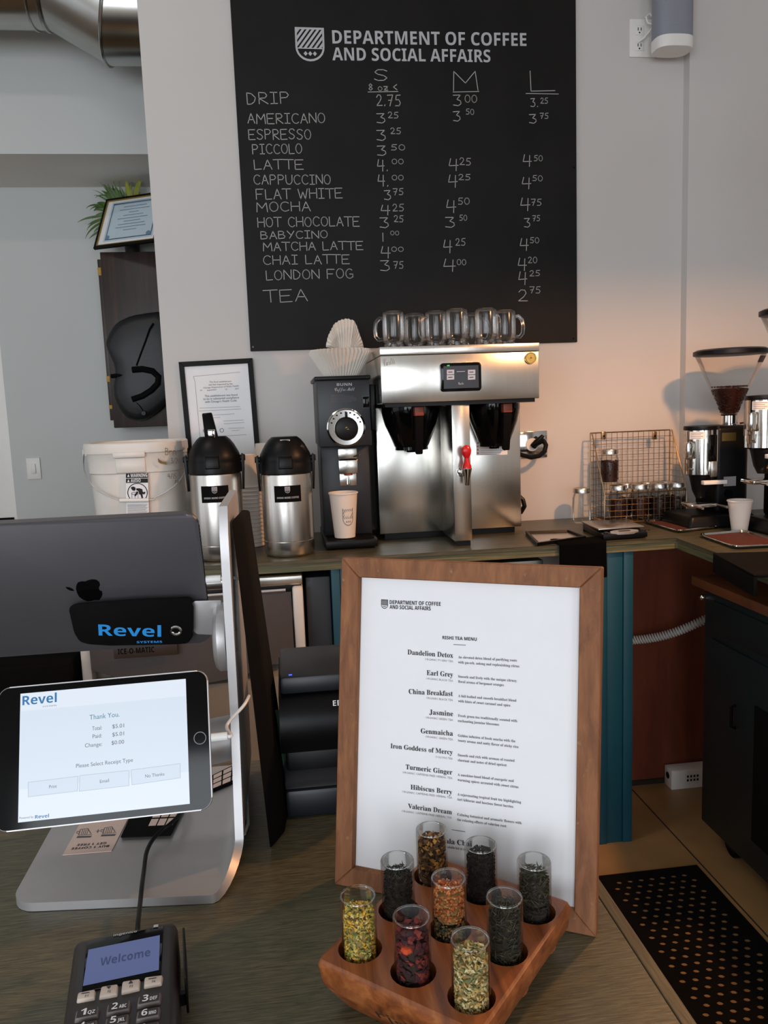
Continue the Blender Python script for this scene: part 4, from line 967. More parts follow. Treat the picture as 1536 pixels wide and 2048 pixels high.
# ------------------------------------------------------------------ paper cups
def cup_mesh(mb, c, h, r0, r1, up=True):
    pr = [(0, .004), (r0 * .93, .004), (r0, 0), (r1, h - .004), (r1 + .003, h - .003), (r1 + .0035, h), (r1 + .002, h + .002), (r1 - .001, h), (r0 * .9, .008), (0, .008)]
    if not up: pr = [(r, h + .002 - z) for r, z in pr]
    mb.lathe(pr, c, 36)
def cup(name, c, h, r0, r1, label, cat='paper cup', grp=None):
    mb = MB(); cup_mesh(mb, c, h, r0, r1); o = mb.build(name, 'paper_cup'); tag(o, label, cat, grp); return o
cc = AZ(690, 1071, ZC + .037); cc = Vector((AY(690, 1071, 2.715).x, 2.715, ZC + .037))
hcup = AY(690, 985, 2.715).z - cc.z
ct = cup('paper_cup', cc, hcup, .036, .0485, 'white paper cup with shield logo standing on the coffee mill tray')
mb = MB(); rows = []
def on_cup(x, z):   # wrap flat artwork round the cup wall
    r = .036 + (.0485 - .036) * (z / hcup) + .0006; an = -PI / 2 + x / r
    return cc + Vector((r * math.cos(an), r * math.sin(an), z))
tmp = MB(); shield(tmp, Matrix.Identity(4), .040, .062)
vm = {}
for v in tmp.bm.verts: vm[v] = mb.bm.verts.new(on_cup(v.co.x - .009, v.co.y + .043))
for f in tmp.bm.faces: mb.bm.faces.new([vm[v] for v in f.verts])
mb.build('shield_logo', 'ink_faint', ct, smooth=0)
def stack(x, Y, n, zt_, lab, grp):
    h = .115; dz = (zt_ - ZC - h - .004) / (n - 1); me = None
    for k in range(n):
        z = ZC + .001 + k * dz
        if me is None:
            mb = MB(); cup_mesh(mb, (x, Y, z), h, .031, .042, up=False); o0 = mb.build('paper_cup', 'paper_cup'); tag(o0, lab, 'paper cup', grp); me = o0
        else:
            o = o0.copy(); C.objects.link(o); o.location.z = o0.location.z + k * dz
stack(AY(500, 1000, 2.86).x, 2.86, 16, AY(500, 908, 2.86).z, 'upturned white paper cup nested in the front stack between the two airpots', 'upturned cups in the front stack')
stack(AY(534, 1000, 2.93).x, 2.93, 18, AY(525, 886, 2.93).z, 'upturned white paper cup nested in the taller rear stack behind the right airpot', 'upturned cups in the rear stack')
# ------------------------------------------------------------------ airpots
def airpot(px, Y, lever_up, label, tilt=0.0):
    p = AY(px, 1000, Y); c = Vector((p.x, Y, ZC + .0005)); R = .0845
    a = thing('airpot', label, 'airpot', c)
    zb = AY(px, 948, Y - R).z - c.z
    MB().lathe([(0, 0), (R - .008, 0), (R - .003, .004), (R - .001, .010), (R, .05), (R, .0505), (R - .0012, .052), (R, .0535), (R, zb - .01), (R - .001, zb - .004), (R - .006, zb), (0, zb)], c, 64).build('steel_body', 'steel_h', a)
    zl = zb
    H = .118
    mb = MB(); mb.lathe([(R - .004, zl - .004), (R + .002, zl), (R + .003, zl + .03), (R + .001, zl + .036), (R + .002, zl + .040), (R - .002, zl + .062), (R - .018, zl + .092), (R - .030, zl + .108), (R - .042, zl + H), (0, zl + H + .001)], c, 48); ld = mb.build('lid', 'black', a)
    # pouring beak at the front
    MB().hexa([c + Vector(v) for v in ((-.022, -R - .012, zl + .018), (.022, -R - .012, zl + .018), (.026, -R + .03, zl + .01), (-.026, -R + .03, zl + .01))], [c + Vector(v) for v in ((-.020, -R - .008, zl + .052), (.020, -R - .008, zl + .052), (.026, -R + .04, zl + .075), (-.026, -R + .04, zl + .075))], .003).build('pouring_beak', 'black', ld)
    for s in (-1, 1):   # carrying straps
        mb = MB(); mb.hexa([c + Vector((s * (R + .004), -.012, zl + .06)), c + Vector((s * (R + .014), -.012, zl + .055)), c + Vector((s * (R + .014), .012, zl + .055)), c + Vector((s * (R + .004), .012, zl + .06))][::s], [c + Vector((s * (R + .001), -.009, zl - .06)), c + Vector((s * (R + .008), -.009, zl - .06)), c + Vector((s * (R + .008), .009, zl - .06)), c + Vector((s * (R + .001), .009, zl - .06))][::s], .002)
        mb.cyl(c + Vector((s * R, 0, zl + .045)), c + Vector((s * (R + .016), 0, zl + .045)), .010, n=14); mb.build('carry_handle', 'black', a)
    if lever_up:
        lz = c + Vector((-.004, -.030, zl + H))
        mb = MB(); mb.hexa([lz + Vector(v) for v in ((-.018, -.012, -.012), (.026, -.012, -.012), (.026, .012, -.012), (-.018, .012, -.012))], [lz + Vector(v) for v in ((-.026, .020, .076), (.006, .020, .078), (.006, .036, .078), (-.026, .036, .076))], .004); lv = mb.build('pump_lever', 'black_gloss', a)
        MB().box(lz.x - .008, lz.x + .016, lz.y - .018, lz.y - .008, lz.z - .004, lz.z + .024, .003).build('lever_catch', 'chrome', lv)
    else:
        MB().box(c.x - .016, c.x + .020, c.y - R + .030, c.y - R + .050, c.z + zl + .082, c.z + zl + .112, .005).build('lever_catch', 'chrome', ld)
    # label wrapped on the steel
    def wrap(x, z): an = -PI / 2 + x / (R + .0006); return c + Vector(((R + .0008) * math.cos(an), (R + .0008) * math.sin(an), z))
    lx, lz0, lz1 = (.002, zb - .092, zb - .038)
    mb = MB(); mb.grid([[wrap(lx - .045 + .09 * j / 12, z) for j in range(13)] for z in (lz0, lz1)]); lb_ = mb.build('label', 'black_matte', a)
    mb = MB(); tmp = MB(); shield(tmp, Matrix.Translation((lx - .009, lz0 + .030, 0)), .017, .021); text(tmp, bold('DRINK MORE COFFEE'), Matrix.Translation((lx, lz0 + .012, 0)), .072, .006, 'C', 2)
    vm = {}
    for v in tmp.bm.verts: q = wrap(v.co.x, v.co.y); vm[v] = mb.bm.verts.new(c + (q - c) * 1.0 + Vector(((q - c).x, (q - c).y, 0)).normalized() * .0006)
    for f in tmp.bm.faces: mb.bm.faces.new([vm[v] for v in f.verts])
    mb.build('label_lettering', 'print_grey', lb_, smooth=0)
    return a
airpot(434, 2.655, True, 'steel airpot with its black pump lever raised, beside the white bucket')
airpot(575, 2.655, False, 'steel airpot with its lever folded down, next to the dark coffee mill')
# ------------------------------------------------------------------ bucket
bc = Vector((AY(275, 900, 2.80).x, 2.80, ZC + .0005))
bz = lambda y: AY(277, y, 2.66).z - bc.z
a = thing('bucket', 'white plastic bucket with wire handle and warning label on the back counter', 'bucket', bc)
H = bz(884); R = .160
rim0 = bz(905); band = bz(947)
mb = MB(); mb.lathe([(0, 0), (R * .86, 0), (R * .875, .006), (R * .93, band), (R * .955, band + .004), (R * .975, rim0), (R * .98, rim0 + .002)], bc, 64, sup=3.2); bb = mb.build('bucket_body', 'white_plastic', a)
MB().lathe([(R * .975, rim0), (R * 1.03, rim0), (R * 1.035, rim0 + .006), (R * 1.03, H - .004), (R * 1.0, H), (R * .9, H - .002), (R * .88, H - .008), (0, H - .008)], bc, 64, sup=3.2).build('lid', 'white_plastic', a)
yfr = bc.y - R * .955
gr = MB().box(bc.x - .05, bc.x + .052, yfr - .016, yfr + .02, bc.z + bz(914), bc.z + bz(902), .004).build('grip_ledge', 'white_plastic', a)
MB().box(bc.x - .046, bc.x + .05, yfr - .006, yfr + .03, bc.z + band + .004, bc.z + bz(914), .005).build('recess_panel', 'white_plastic', a)
MB().lathe([(R * .872, .004), (R * .892, bz(1022)), (R * .893, bz(1021))], bc + Vector((0, 0, 0)), 64, sup=3.16).build('contents_tint', mat('dull_grey_contents_line', (150, 140, 140), .6), a)
pin = MB(); pin.box(bc.x - R * 1.10, bc.x - R * .95, bc.y - .03, bc.y - .004, bc.z + bz(912), bc.z + bz(897), .004); pin.box(bc.x + R * .95, bc.x + R * 1.05, bc.y - .03, bc.y - .004, bc.z + bz(912), bc.z + bz(897), .004); pin.build('handle_ear', 'white_plastic', a)
hp = [(168, 908), (167, 925), (168, 940), (174, 954), (184, 970), (195, 981), (212, 990), (226, 996), (240, 1001)]
hq = [(298, 1000), (308, 999), (311, 994), (330, 985), (348, 973), (362, 958), (370, 945), (373, 925), (372, 908)]
Yq = lambda x: bc.y - .015 - (R * .97) * max(0.0, 1 - abs((x - 270) / 103) ** 4) ** .25 if abs(x - 270) < 103 else bc.y - .02
hw = MB(); h1 = [AY(x, y, Yq(x)) for x, y in hp]; h2 = [AY(x, y, Yq(x)) for x, y in hq]
hw.tube(h1 + h2, .0022, 8); hd = hw.build('wire_handle', 'alu', a)
MB().tube([h1[-1] + Vector((0, -.003, 0)), h2[0] + Vector((0, -.003, 0))], .0065, 12).build('handle_grip', 'white', hd)
PQ = Vector((0, yfr - .003 + .014, 0)); PQ.y = bc.y - R * .935
k8 = lambda x, y: (160 + x / 5.908, 840 + y / 5.908)
def wl(mb, pts, lift): quad_px(mb, PQ, YN, [k8(*p) for p in pts], lift)
mb = MB(); wl(mb, [(548, 1118), (815, 1108), (803, 622), (541, 628)], .010); lb_ = mb.build('warning_label', 'paper', a, smooth=0)
mb = MB(); wl(mb, [(543, 744), (803, 740), (802, 690), (543, 692)], .0106); wl(mb, [(542, 686), (802, 684), (801, 624), (542, 630)], .0106); mb.build('label_band', 'ink', lb_, smooth=0)
mb = MB(); text_px(mb, bold('WARNING'), PQ, YN, k8(598, 677), k8(795, 670), 40 / 5.9, .0112); text_px(mb, bold('AVISO'), PQ, YN, k8(600, 736), k8(718, 731), 38 / 5.9, .0112)
for yy in (672, 734): wl(mb, [(558, yy), (585, yy), (572, yy - 34)], .0112)
mb.build('label_lettering', 'paper', lb_, smooth=0)
mb = MB(); cq = AP(*k8(680, 860), PQ + Vector((0, -.0106, 0)), YN); rr = abs(AP(*k8(795, 860), PQ + Vector((0, -.0106, 0)), YN).x - cq.x)
mb.ribbon([cq + Vector((rr * math.cos(t * PI / 20), 0, rr * math.sin(t * PI / 20))) for t in range(-4, 26)], .0026, YN)
def blob(pts): quad_px(mb, PQ, YN, [k8(*p) for p in pts], .0108)
blob([(600, 800), (612, 790), (632, 786), (652, 795), (658, 815), (648, 836), (625, 834), (610, 820)])     # child's head
blob([(664, 808), (700, 806), (735, 816), (742, 850), (735, 880), (700, 880), (690, 840), (664, 828)])     # trunk
blob([(672, 840), (690, 850), (660, 900), (640, 898), (655, 870)]); blob([(712, 875), (738, 875), (745, 925), (728, 925), (720, 900)]); blob([(735, 852), (772, 848), (772, 862), (760, 880), (735, 872)])
for k in range(3): mb.ribbon([AP(*k8(615 + k * 35, 940 - k), PQ + Vector((0, -.0108, 0)), YN), AP(*k8(612 + k * 37, 870), PQ + Vector((0, -.0108, 0)), YN)], .0012, YN)
mb.ribbon([AP(*k8(608 + 72 * math.cos(t) * .55 + 40, 868 + 14 * math.sin(t)), PQ + Vector((0, -.0108, 0)), YN) for t in [q_ * PI / 8 for q_ in range(17)]], .0014, YN)
mb.build('warning_picture', 'ink', lb_, smooth=0)
mb = MB()
for k in range(9): wl(mb, [(562, 1005 + k * 13), (800 - (k % 3) * 12, 1001 + k * 12.6), (800 - (k % 3) * 12, 996 + k * 12.6), (562, 1000 + k * 13)], .0106)
mb.build('label_small_print', 'ink_faint', lb_, smooth=0)
mb = MB()
for t, A_, B_, h in (('Brn', (1010, 412), (1135, 412), 80), ('3/21', (1075, 510), (1165, 512), 60), ('4/15', (1040, 690), (1140, 690), 55), ('Pl', (1122, 752), (1185, 760), 40)):
    strokes(mb, t, PQ, YN, k8(*A_), k8(*B_), h / 5.9, .0016, .010)
mb.build('marker_writing', 'marker', a, smooth=0)
mb = MB(); wl(mb, [(920, 450), (940, 470), (975, 490), (1015, 495), (1030, 530), (1000, 525), (950, 515), (925, 495)], .0098); mb.build('stain', 'stain', a, smooth=0)
# ------------------------------------------------------------------ mason jars and wire basket
def jar_template(filled):
    r = thing('mason_jar', 'x', 'jar', (0, 0, 0))
    mb = MB(); mb.lathe([(0, .001), (.030, 0), (.034, .003), (.0355, .010), (.0365, .05), (.0355, .086), (.032, .098), (.0295, .104), (.0295, .110)], (0, 0, 0), 28)
    mb.build('jar_body', 'glass', r)
    mb = MB(); mb.lathe([(.0335, .106), (.0335, .120), (.0325, .122), (.027, .1225), (.026, .1215), (0, .1215)], (0, 0, 0), 32); lid = mb.build('lid_band', 'steel_h', r)
    if filled:
        mb = MB(); rg = random.Random(5); mb.lathe([(0, .007), (.029, .008), (.0315, .02), (.0315, filled - .004), (.02, filled), (0, filled + .002)], (0, 0, 0), 20)
        for k in range(120):
            an = rg.uniform(0, 2 * PI); z = rg.uniform(.012, filled) ; rr = .0305 if rg.random() < .7 else rg.uniform(0, .029)
            if rr < .03: z = filled
            c_ = (rr * math.cos(an), rr * math.sin(an), z); mb.sph(c_, .0042, 6, .7)
        mb.build('coffee_beans', 'beans', r, kind='stuff')
    return r
p = AZ(1157, 1043, ZC)
J0 = jar_template(0); J0.location = (p.x, 2.955, ZC + .0005); J0['label'] = 'empty glass mason jar standing alone left of the wire basket'
YBk, YFr = 3.03, 2.889
bkx0, bkx1 = AY(1181, 950, YBk).x, AY(1339, 930, YBk).x
fx0, fx1 = bkx0, bkx1
zT, zB, zF = AY(1262, 863, YBk).z, ZC + .004, AY(1290, 984, YFr).z
bk = thing('wire_basket', 'bronzed wire mesh basket holding coffee jars against the wall', 'wire basket', ((bkx0 + bkx1) / 2, 2.98, ZC))
rw = .0011
mb = MB(); nx = int((bkx1 - bkx0) / .0215)
for i in range(1, nx): x = bkx0 + (bkx1 - bkx0) * i / nx; mb.cyl((x, YBk, zB), (x, YBk, zT), rw, n=5, cap=False)
nz = int((zT - zB) / .0215)
for i in range(1, nz): z = zB + (zT - zB) * i / nz; mb.cyl((bkx0, YBk, z), (bkx1, YBk, z), rw, n=5, cap=False)
mb.build('back_mesh', 'wire', bk)
mb = MB(); nx2 = int((fx1 - fx0) / .022)
for i in range(1, nx2): x = fx0 + (fx1 - fx0) * i / nx2; mb.cyl((x, YFr, zB), (x, YFr, zF), rw, n=5, cap=False)
for i in range(1, 5): z = zB + (zF - zB) * i / 5; mb.cyl((fx0, YFr, z), (fx1, YFr, z), rw, n=5, cap=False)
mb.build('front_mesh', 'wire', bk)
for xb, xf in ((bkx0, fx0), (bkx1, fx1)):
    mb = MB(); L = lambda t, z: (xb + (xf - xb) * t, YBk + (YFr - YBk) * t, z)
    zt = lambda t: zT if t < .12 else zT + (zF - zT) * (t - .12) / .88
    for i in range(1, 5): t = i / 5; mb.cyl(L(t, zB), L(t, zt(t)), rw, n=5, cap=False)
    for i in range(1, nz):
        z = zB + (zT - zB) * i / nz; tt = 1.0 if z < zF else .12 + .88 * (z - zT) / (zF - zT); mb.cyl(L(0, z), L(tt, z), rw, n=5, cap=False)
    mb.build('side_mesh', 'wire', bk)
    MB().tube([L(0, zB), L(0, zT), L(.12, zT), L(1, zF), L(1, zB), L(0, zB)], .0024, 6).build('side_rim', 'wire', bk)
mb = MB(); mb.tube([(bkx0, YBk, zT), (bkx1, YBk, zT)], .0026, 6); mb.build('top_rim', 'wire', bk)
mb = MB(); mb.tube([(fx0, YFr, zF), (fx1, YFr, zF)], .0022, 6); mb.build('front_rim', 'wire', bk)
mb = MB()
for k in range(6): t = k / 5; mb.cyl((bkx0 + (fx0 - bkx0) * t, YBk + (YFr - YBk) * t, zB), (bkx1 + (fx1 - bkx1) * t, YBk + (YFr - YBk) * t, zB), rw * 1.3, n=5)
mb.build('base_mesh', 'wire', bk)
for px in (1207, 1309):
    q = AY(px, 872, YBk); mb = MB(); mb.box(q.x - .009, q.x + .009, YBk - .004, YBk + .004, q.z - .014, q.z + .018, .003); tb = mb.build('hanging_tab', 'wire', bk)
    mb = MB(); mb.cyl((q.x, YBk - .0045, q.z), (q.x, YBk - .0035, q.z), .004, n=12); mb.build('tab_hole', 'black', tb)
J1 = jar_template(.07)
fr_px = [1229, 1272, 1311, 1346]; bk_px = [1249, 1291, 1331]
nm_f = ['front left', 'front, second from left', 'front, third from left', 'front right']; nm_b = ['rear left, under the upper jar', 'rear middle', 'rear right']
spots = [(AY(x, 975, 2.965).x, 2.963, ZC + .007, 'jar of coffee beans at the %s of the wire basket' % n_) for x, n_ in zip(fr_px, nm_f)]
spots = [(x, 2.934, z, l) for i, (x, y, z, l) in enumerate(spots)]
used = [s_[0] for s_ in spots]
spots_b = [(AY(x, 960, 3.0).x, 2.992, ZC + .007, 'jar of coffee beans at the %s of the wire basket' % n_) for x, n_ in zip(bk_px, nm_b)]
# rear jars stand in the gaps between the front ones, on the basket floor
allj = [(x, y - .004, z, l) for x, y, z, l in spots] + spots_b
for i, (x, y, z, l) in enumerate(allj):
    if i == 0: J1.location = (x, y, z); J1['label'] = l; J1['group'] = 'jars of beans in the wire basket'
    else: dup(J1, (x, y, z), l, 'jars of beans in the wire basket')
for o_ in list(C.objects):
    if o_.name.startswith('mason_jar'): o_.scale = (1, 1, 1.12)
J2 = jar_template(.082); q = AY(1219, 900, 2.98); J2.scale = (1, 1, 1.12)
J2.location = (q.x, 2.98, ZC + .007 + .1225 * 1.12 + .001); J2['label'] = 'jar of coffee beans stacked on top of the others in the wire basket'
# ------------------------------------------------------------------ kitchen scale
a = thing('kitchen_scale', 'black kitchen scale with steel platform, below the wire basket', 'scale', (1.165, 2.66, ZC))
c4 = [AZ(x, y, ZC + .034) for x, y in ((1163, 1043), (1197, 1059), (1288, 1053), (1253, 1040))]
q = [(p.x, p.y) for p in c4]
ctr = Vector((sum(p[0] for p in q) / 4, sum(p[1] for p in q) / 4))
grow = lambda k: [(ctr.x + (x - ctr.x) * k, ctr.y + (y - ctr.y) * k) for x, y in q]
MB().prism(q, ZC + .030, ZC + .036, .001).build('weighing_platform', 'steel_h', a)
fwd = ((Vector(q[1]) + Vector(q[2])) / 2 - (Vector(q[0]) + Vector(q[3])) / 2).normalized(); sd = (Vector(q[2]) - Vector(q[1]))
b_ = grow(.96); b_[1] = tuple(Vector(b_[1]) + fwd * .045); b_[2] = tuple(Vector(b_[2]) + fwd * .045)
MB().hexa([(x, y, ZC + .004) for x, y in b_], [(x, y, ZC + .029 if i in (0, 3) else ZC + .022) for i, (x, y) in enumerate(b_)], .003).build('base_shell', 'black', a)
mid = (Vector(b_[1]) + Vector(b_[2])) / 2; sx = (Vector(b_[2]) - Vector(b_[1])).normalized()
fm = frame_mx((mid.x - fwd.x * .013, mid.y - fwd.y * .013, ZC + .0265), (sx.x, sx.y, 0), (-fwd.x, -fwd.y, .12))
mb = MB(fm); mb.prism([(.052 * math.cos(t * PI / 16), .017 * math.sin(t * PI / 16)) for t in range(32)], -.006, .002, .0008); pn = mb.build('control_panel', 'alu', a)
mb = MB(fm); mb.prism(rrect(.042, .014, .003), .0018, .0028); mb.build('lcd_window', 'key_dark', pn)
mb = MB(fm)
for k in range(3): mb.prism([(.065 + k * .014 + .004 * math.cos(t * PI / 6), .004 + .003 * math.sin(t * PI / 6)) for t in range(12)], -.004, .001)
mb.prism([(-.066 + .008 * math.cos(t * PI / 6), .002 + .006 * math.sin(t * PI / 6)) for t in range(12)], -.004, .001); mb.build('push_button', 'slate', a)
for x, y in grow(.85): MB().cyl((x, y, ZC + .0004), (x, y, ZC + .006), .010, n=12).build('foot', 'rubber', a)
# ------------------------------------------------------------------ steel-rimmed trays of grounds
def tray(px, label):
    q = [AZ(x, y, ZC + .010) for x, y in px]; a = thing('grounds_tray', label, 'tray', Vector((sum(p.x for p in q) / 4, sum(p.y for p in q) / 4, ZC)))
    c_ = Vector((sum(p.x for p in q) / 4, sum(p.y for p in q) / 4))
    def ring(k, z):
        out = []
        for i in range(4):
            p, pv, nx_ = q[i], q[i - 1], q[(i + 1) % 4]; r = .13
            for t in (0, .25, .5, .75, 1):
                a1 = p.lerp(pv, r * (1 - t)); a2 = p.lerp(nx_, r * t); m_ = a1.lerp(a2, t)
                out.append((c_.x + (m_.x - c_.x) * k, c_.y + (m_.y - c_.y) * k, ZC + z))
        return out
    mb = MB(); mb.grid([ring(.90, .0005), ring(.97, .006), ring(1.0, .010), ring(.99, .0125), ring(.955, .0125), ring(.93, .006)], closed_u=True); mb.build('steel_rim', 'chrome', a)
    mb = MB(); v_ = mb.grid([ring(.93, .0055), ring(.6, .0065), ring(.05, .0068)], closed_u=True); mb.bm.faces.new(v_[-1]); mb.build('brown_grounds', 'copper_liner', a, kind='stuff')
tray([(1284, 1041), (1356, 1062), (1440, 1052), (1368, 1036)], 'steel-rimmed tray of reddish coffee grounds in front of the left grinder')
tray([(1395, 1068), (1470, 1094), (1580, 1088), (1490, 1060)], 'steel-rimmed tray of reddish coffee grounds nearest the right edge')
# drip tray and black towel
q = [AZ(x, y, ZC + .012) for x, y in ((1050, 1062), (1074, 1086), (1172, 1072), (1138, 1059))]
a = thing('drip_tray', 'black-rimmed shallow drip tray on the counter right of the brewer', 'tray', (.95, 2.72, ZC))
c_ = sum(q, Vector()) / 4; rg_ = lambda k, z: [(c_.x + (p.x - c_.x) * k, c_.y + (p.y - c_.y) * k, ZC + z) for p in q]
mb = MB(); mb.grid([rg_(.97, .0005), rg_(1, .012), rg_(.90, .0125), rg_(.86, .004)], closed_u=True); mb.build('rim', 'black', a, smooth=0)
mb = MB(); mb.face(rg_(.865, .005)); mb.build('steel_insert', 'steel', a, smooth=0)
tx0, tx1 = AZ(1097, 1081, ZC).x, AZ(1192, 1076, ZC).x
rg = random.Random(2); mb = MB(); rows = []
for i in range(12):
    s = i * .02; row = []
    for j in range(17):
        x = tx0 + (tx1 - tx0) * j / 16; w_ = .004 * math.sin(j * 1.3) + .003 * math.sin(j * .6 + i * .4)
        if s < .08: row.append((x, YF + .08 - s, ZC + .006 + w_ * .3))
        elif s < .10: row.append((x, YF - .006, ZC + .003))
        else: row.append((x + .004 * math.sin(i * .3 + j), YF - .013 + w_ * min(1, (s - .1) * 8), ZC - (s - .10)))
    rows.append(row)
mb.grid(rows); mb.grid([[(x, y + (.004 if z > ZC else .005) , z - (.003 if z > ZC else 0)) for x, y, z in r] for r in rows])
tag(mb.build('towel', 'cloth_black', smooth=60), 'black towel hanging over the counter edge beside the kitchen scale', 'towel')
# ------------------------------------------------------------------ coffee grinders on the right
def grinder(px, label, clear_doser=False):
    """px: dict of world anchors"""
    hc, hr, zl, zb, zcol, bx0, bx1, yb, dcx, dr, dz1, dz0 = (px[k] for k in ('hc', 'hr', 'zl', 'zb', 'zcol', 'bx0', 'bx1', 'yb', 'dcx', 'dr', 'dz1', 'dz0'))
    bl = px.get('bl', dcx - .055)
    a = thing('coffee_grinder', label, 'coffee grinder', (hc.x, hc.y, ZC))
    x, y = hc.x, hc.y
    mb = MB(); mb.lathe([(.026, zb), (.030, zb + .01), (hr * .97, zl - .016), (hr * .975, zl - .01)], (x, y, 0), 40); hp = mb.build('hopper', 'hopper', a)
    mb = MB(); mb.lathe([(hr * .96, zl - .022), (hr, zl - .020), (hr, zl - .006), (hr * .9, zl), (0, zl + .001)], (x, y, 0), 40); mb.build('hopper_lid', 'black', a)
    zbn = zb + (zl - zb) * .40; rb = lambda z: .028 + (hr * .95 - .030) * (z - zb) / (zl - zb) - .003
    mb = MB(); mb.lathe([(0, zb + .004), (.022, zb + .004)] + [(rb(zb + (zbn - zb) * t / 6), zb + (zbn - zb) * t / 6) for t in range(1, 7)] + [(.02, zbn + .006), (0, zbn + .012)], (x, y, 0), 24); rg = random.Random(4)
    for k in range(260):
        an = rg.uniform(0, 2 * PI)
        if k < 180: z = rg.uniform(zb + .01, zbn); r_ = rb(z)
        else: r_ = rg.uniform(0, rb(zbn)); z = zbn + .008
        mb.sph((x + r_ * math.cos(an), y + r_ * math.sin(an), z), .0045, 6, .7)
    mb.build('coffee_beans', 'beans', a, kind='stuff')
    mb = MB(); s_ = AY(1498, 700, y) - hc
    an0 = -PI / 2 + .55; mb.grid([[(x + rr * math.cos(an0 + t * .09), y + rr * math.sin(an0 + t * .09), z) for t in range(-2, 3)] for rr, z in ((hr * .87, zl - .055), (hr * .955, zl - .032))]); mb.build('hopper_sticker', 'key_dark', hp)
    mb = MB(); mb.lathe([(.034, zcol), (.034, zcol + .004), (.030, zcol + .006), (.030, zb - .002), (.033, zb + .002), (.026, zb + .003)], (x, y, 0), 32); mb.build('adjusting_collar', 'chrome', a)
    mb = MB(); mb.cyl((x + .03, y - .02, zcol + .006), (x + .075, y - .03, zcol + .010), .004, n=8); mb.sph((x + .078, y - .031, zcol + .010), .007, 10); mb.build('adjusting_lever', 'chrome', a)
    mb = MB(); mb.box(bx0, bx1, yb, yb + .155, ZC + .045, zcol + .001, .018, 3); bd = mb.build('motor_housing', 'black', a)
    MB().box(bx0 + .02, bx0 + .075, yb - .0012, yb + .001, zcol - .055, zcol - .025).build('brass_plate', 'brass', bd)
    MB().box(bx0 + .03, bx0 + .078, yb - .0012, yb + .001, zcol - .22, zcol - .185).build('rating_label', 'ink_faint', bd)
    mb = MB(); mb.cyl((bx0 + .045, yb + .004, zcol - .245), (bx0 + .045, yb - .016, zcol - .245), .013, n=16); mb.build('power_switch', 'black_gloss', bd)
    mb = MB(); mb.hexa([(bl, yb - .055, ZC + .0005), (bx1 + .01, yb - .055, ZC + .0005), (bx1 + .01, yb + .16, ZC + .0005), (bl, yb + .16, ZC + .0005)], [(bl + .02, yb - .04, ZC + .05), (bx1 + .0, yb - .04, ZC + .05), (bx1 + .0, yb + .15, ZC + .05), (bl + .01, yb + .15, ZC + .05)], .012, 3); mb.build('base', 'black', a)
    dy = yb - .035
    mb = MB(); mb.lathe([(0, dz0 + .001), (dr * .5, dz0), (dr, dz0 + .012), (dr, dz1 - .012), (0, dz1 - .012)], (dcx, dy, 0), 40); ds = mb.build('doser_drum', 'chrome', a)
    if clear_doser:
        mb = MB(); mb.lathe([(dr * 1.04, dz0 + .05), (dr * 1.04, dz1 - .004)], (dcx, dy, 0), 40); mb.build('clear_sleeve', 'hopper', ds)
    mb = MB(); mb.lathe([(dr * 1.03, dz1 - .014), (dr * 1.05, dz1 - .010), (dr * 1.03, dz1), (0, dz1 + .003)], (dcx, dy, 0), 40); mb.build('doser_lid', 'black', a)
    mb = MB(); mb.lathe([(.016, dz0 - .075), (.028, dz0 - .05), (dr * .66, dz0 - .004), (dr * .7, dz0 + .006)], (dcx, dy, 0), 24); mb.build('doser_funnel', 'black', a)
    mb = MB(); mb.grid([[(dcx + dr * 1.004 * math.cos(an), dy + dr * 1.004 * math.sin(an), z) for an in [math.radians(-160 + k * 8) for k in range(8)]] for z in (dz1 - .045, dz1 - .018)]); st = mb.build('warning_sticker', 'paper', ds)
    mb = MB()
    for k in range(4): mb.grid([[(dcx + dr * 1.008 * math.cos(an), dy + dr * 1.008 * math.sin(an), z + k * -.006) for an in [math.radians(-155 + i * 7) for i in range(7 - k % 2)]] for z in (dz1 - .024, dz1 - .022)])
    mb.build('sticker_print', 'ink_faint', st)
    mb = MB(); an = math.radians(-75); px_, py_ = dcx + dr * math.cos(an), dy + dr * math.sin(an)
    mb.box(px_ - .018, px_ + .012, py_ - .006, py_ + .004, dz0 + .058, dz1 - .03, .003); mb.build('doser_window', 'black_gloss', ds)
    mb = MB(); mb.box(px_ - .014, px_ + .012, py_ - .012, py_ + .002, dz0 + .004, dz0 + .060, .004); mb.build('doser_slide', 'steel_h', ds)
    mb = MB(); xl_ = dcx - dr; mb.tube([(xl_ + .004, dy - .02, dz0 + .035), (xl_ - .012, dy - .035, dz0 + .03), (xl_ - .016, dy - .04, dz0 + .055)], .005, 8); mb.box(xl_ - .022, xl_ + .002, dy - .052, dy - .03, dz1 - .115, dz1 - .052, .008, 3); mb.build('doser_lever', 'chrome', a)
    mb = MB(); mb.box(dcx - .025, dcx + .062, dy - dr - .012, dy - dr + .01, dz0 - .022, dz0 - .008, .002); mb.build('tamper_bar', 'white', a)
    mb = MB(); mb.tube([(dcx - .045, dy - .1, dz0 - .10), (dcx - .04, dy - .02, dz0 - .10), (dcx + .04, dy - .02, dz0 - .10), (dcx + .045, dy - .1, dz0 - .10)], .005, 8); mb.box(dcx - .05, dcx + .05, dy - .03, yb + .01, dz0 - .108, dz0 - .094, .003); mb.build('filter_fork', 'chrome', a)
    return a
Y1 = 2.76
hc = AY(1461, 703, Y1); hr = (AY(1527, 703, Y1).x - AY(1395, 703, Y1).x) / 2
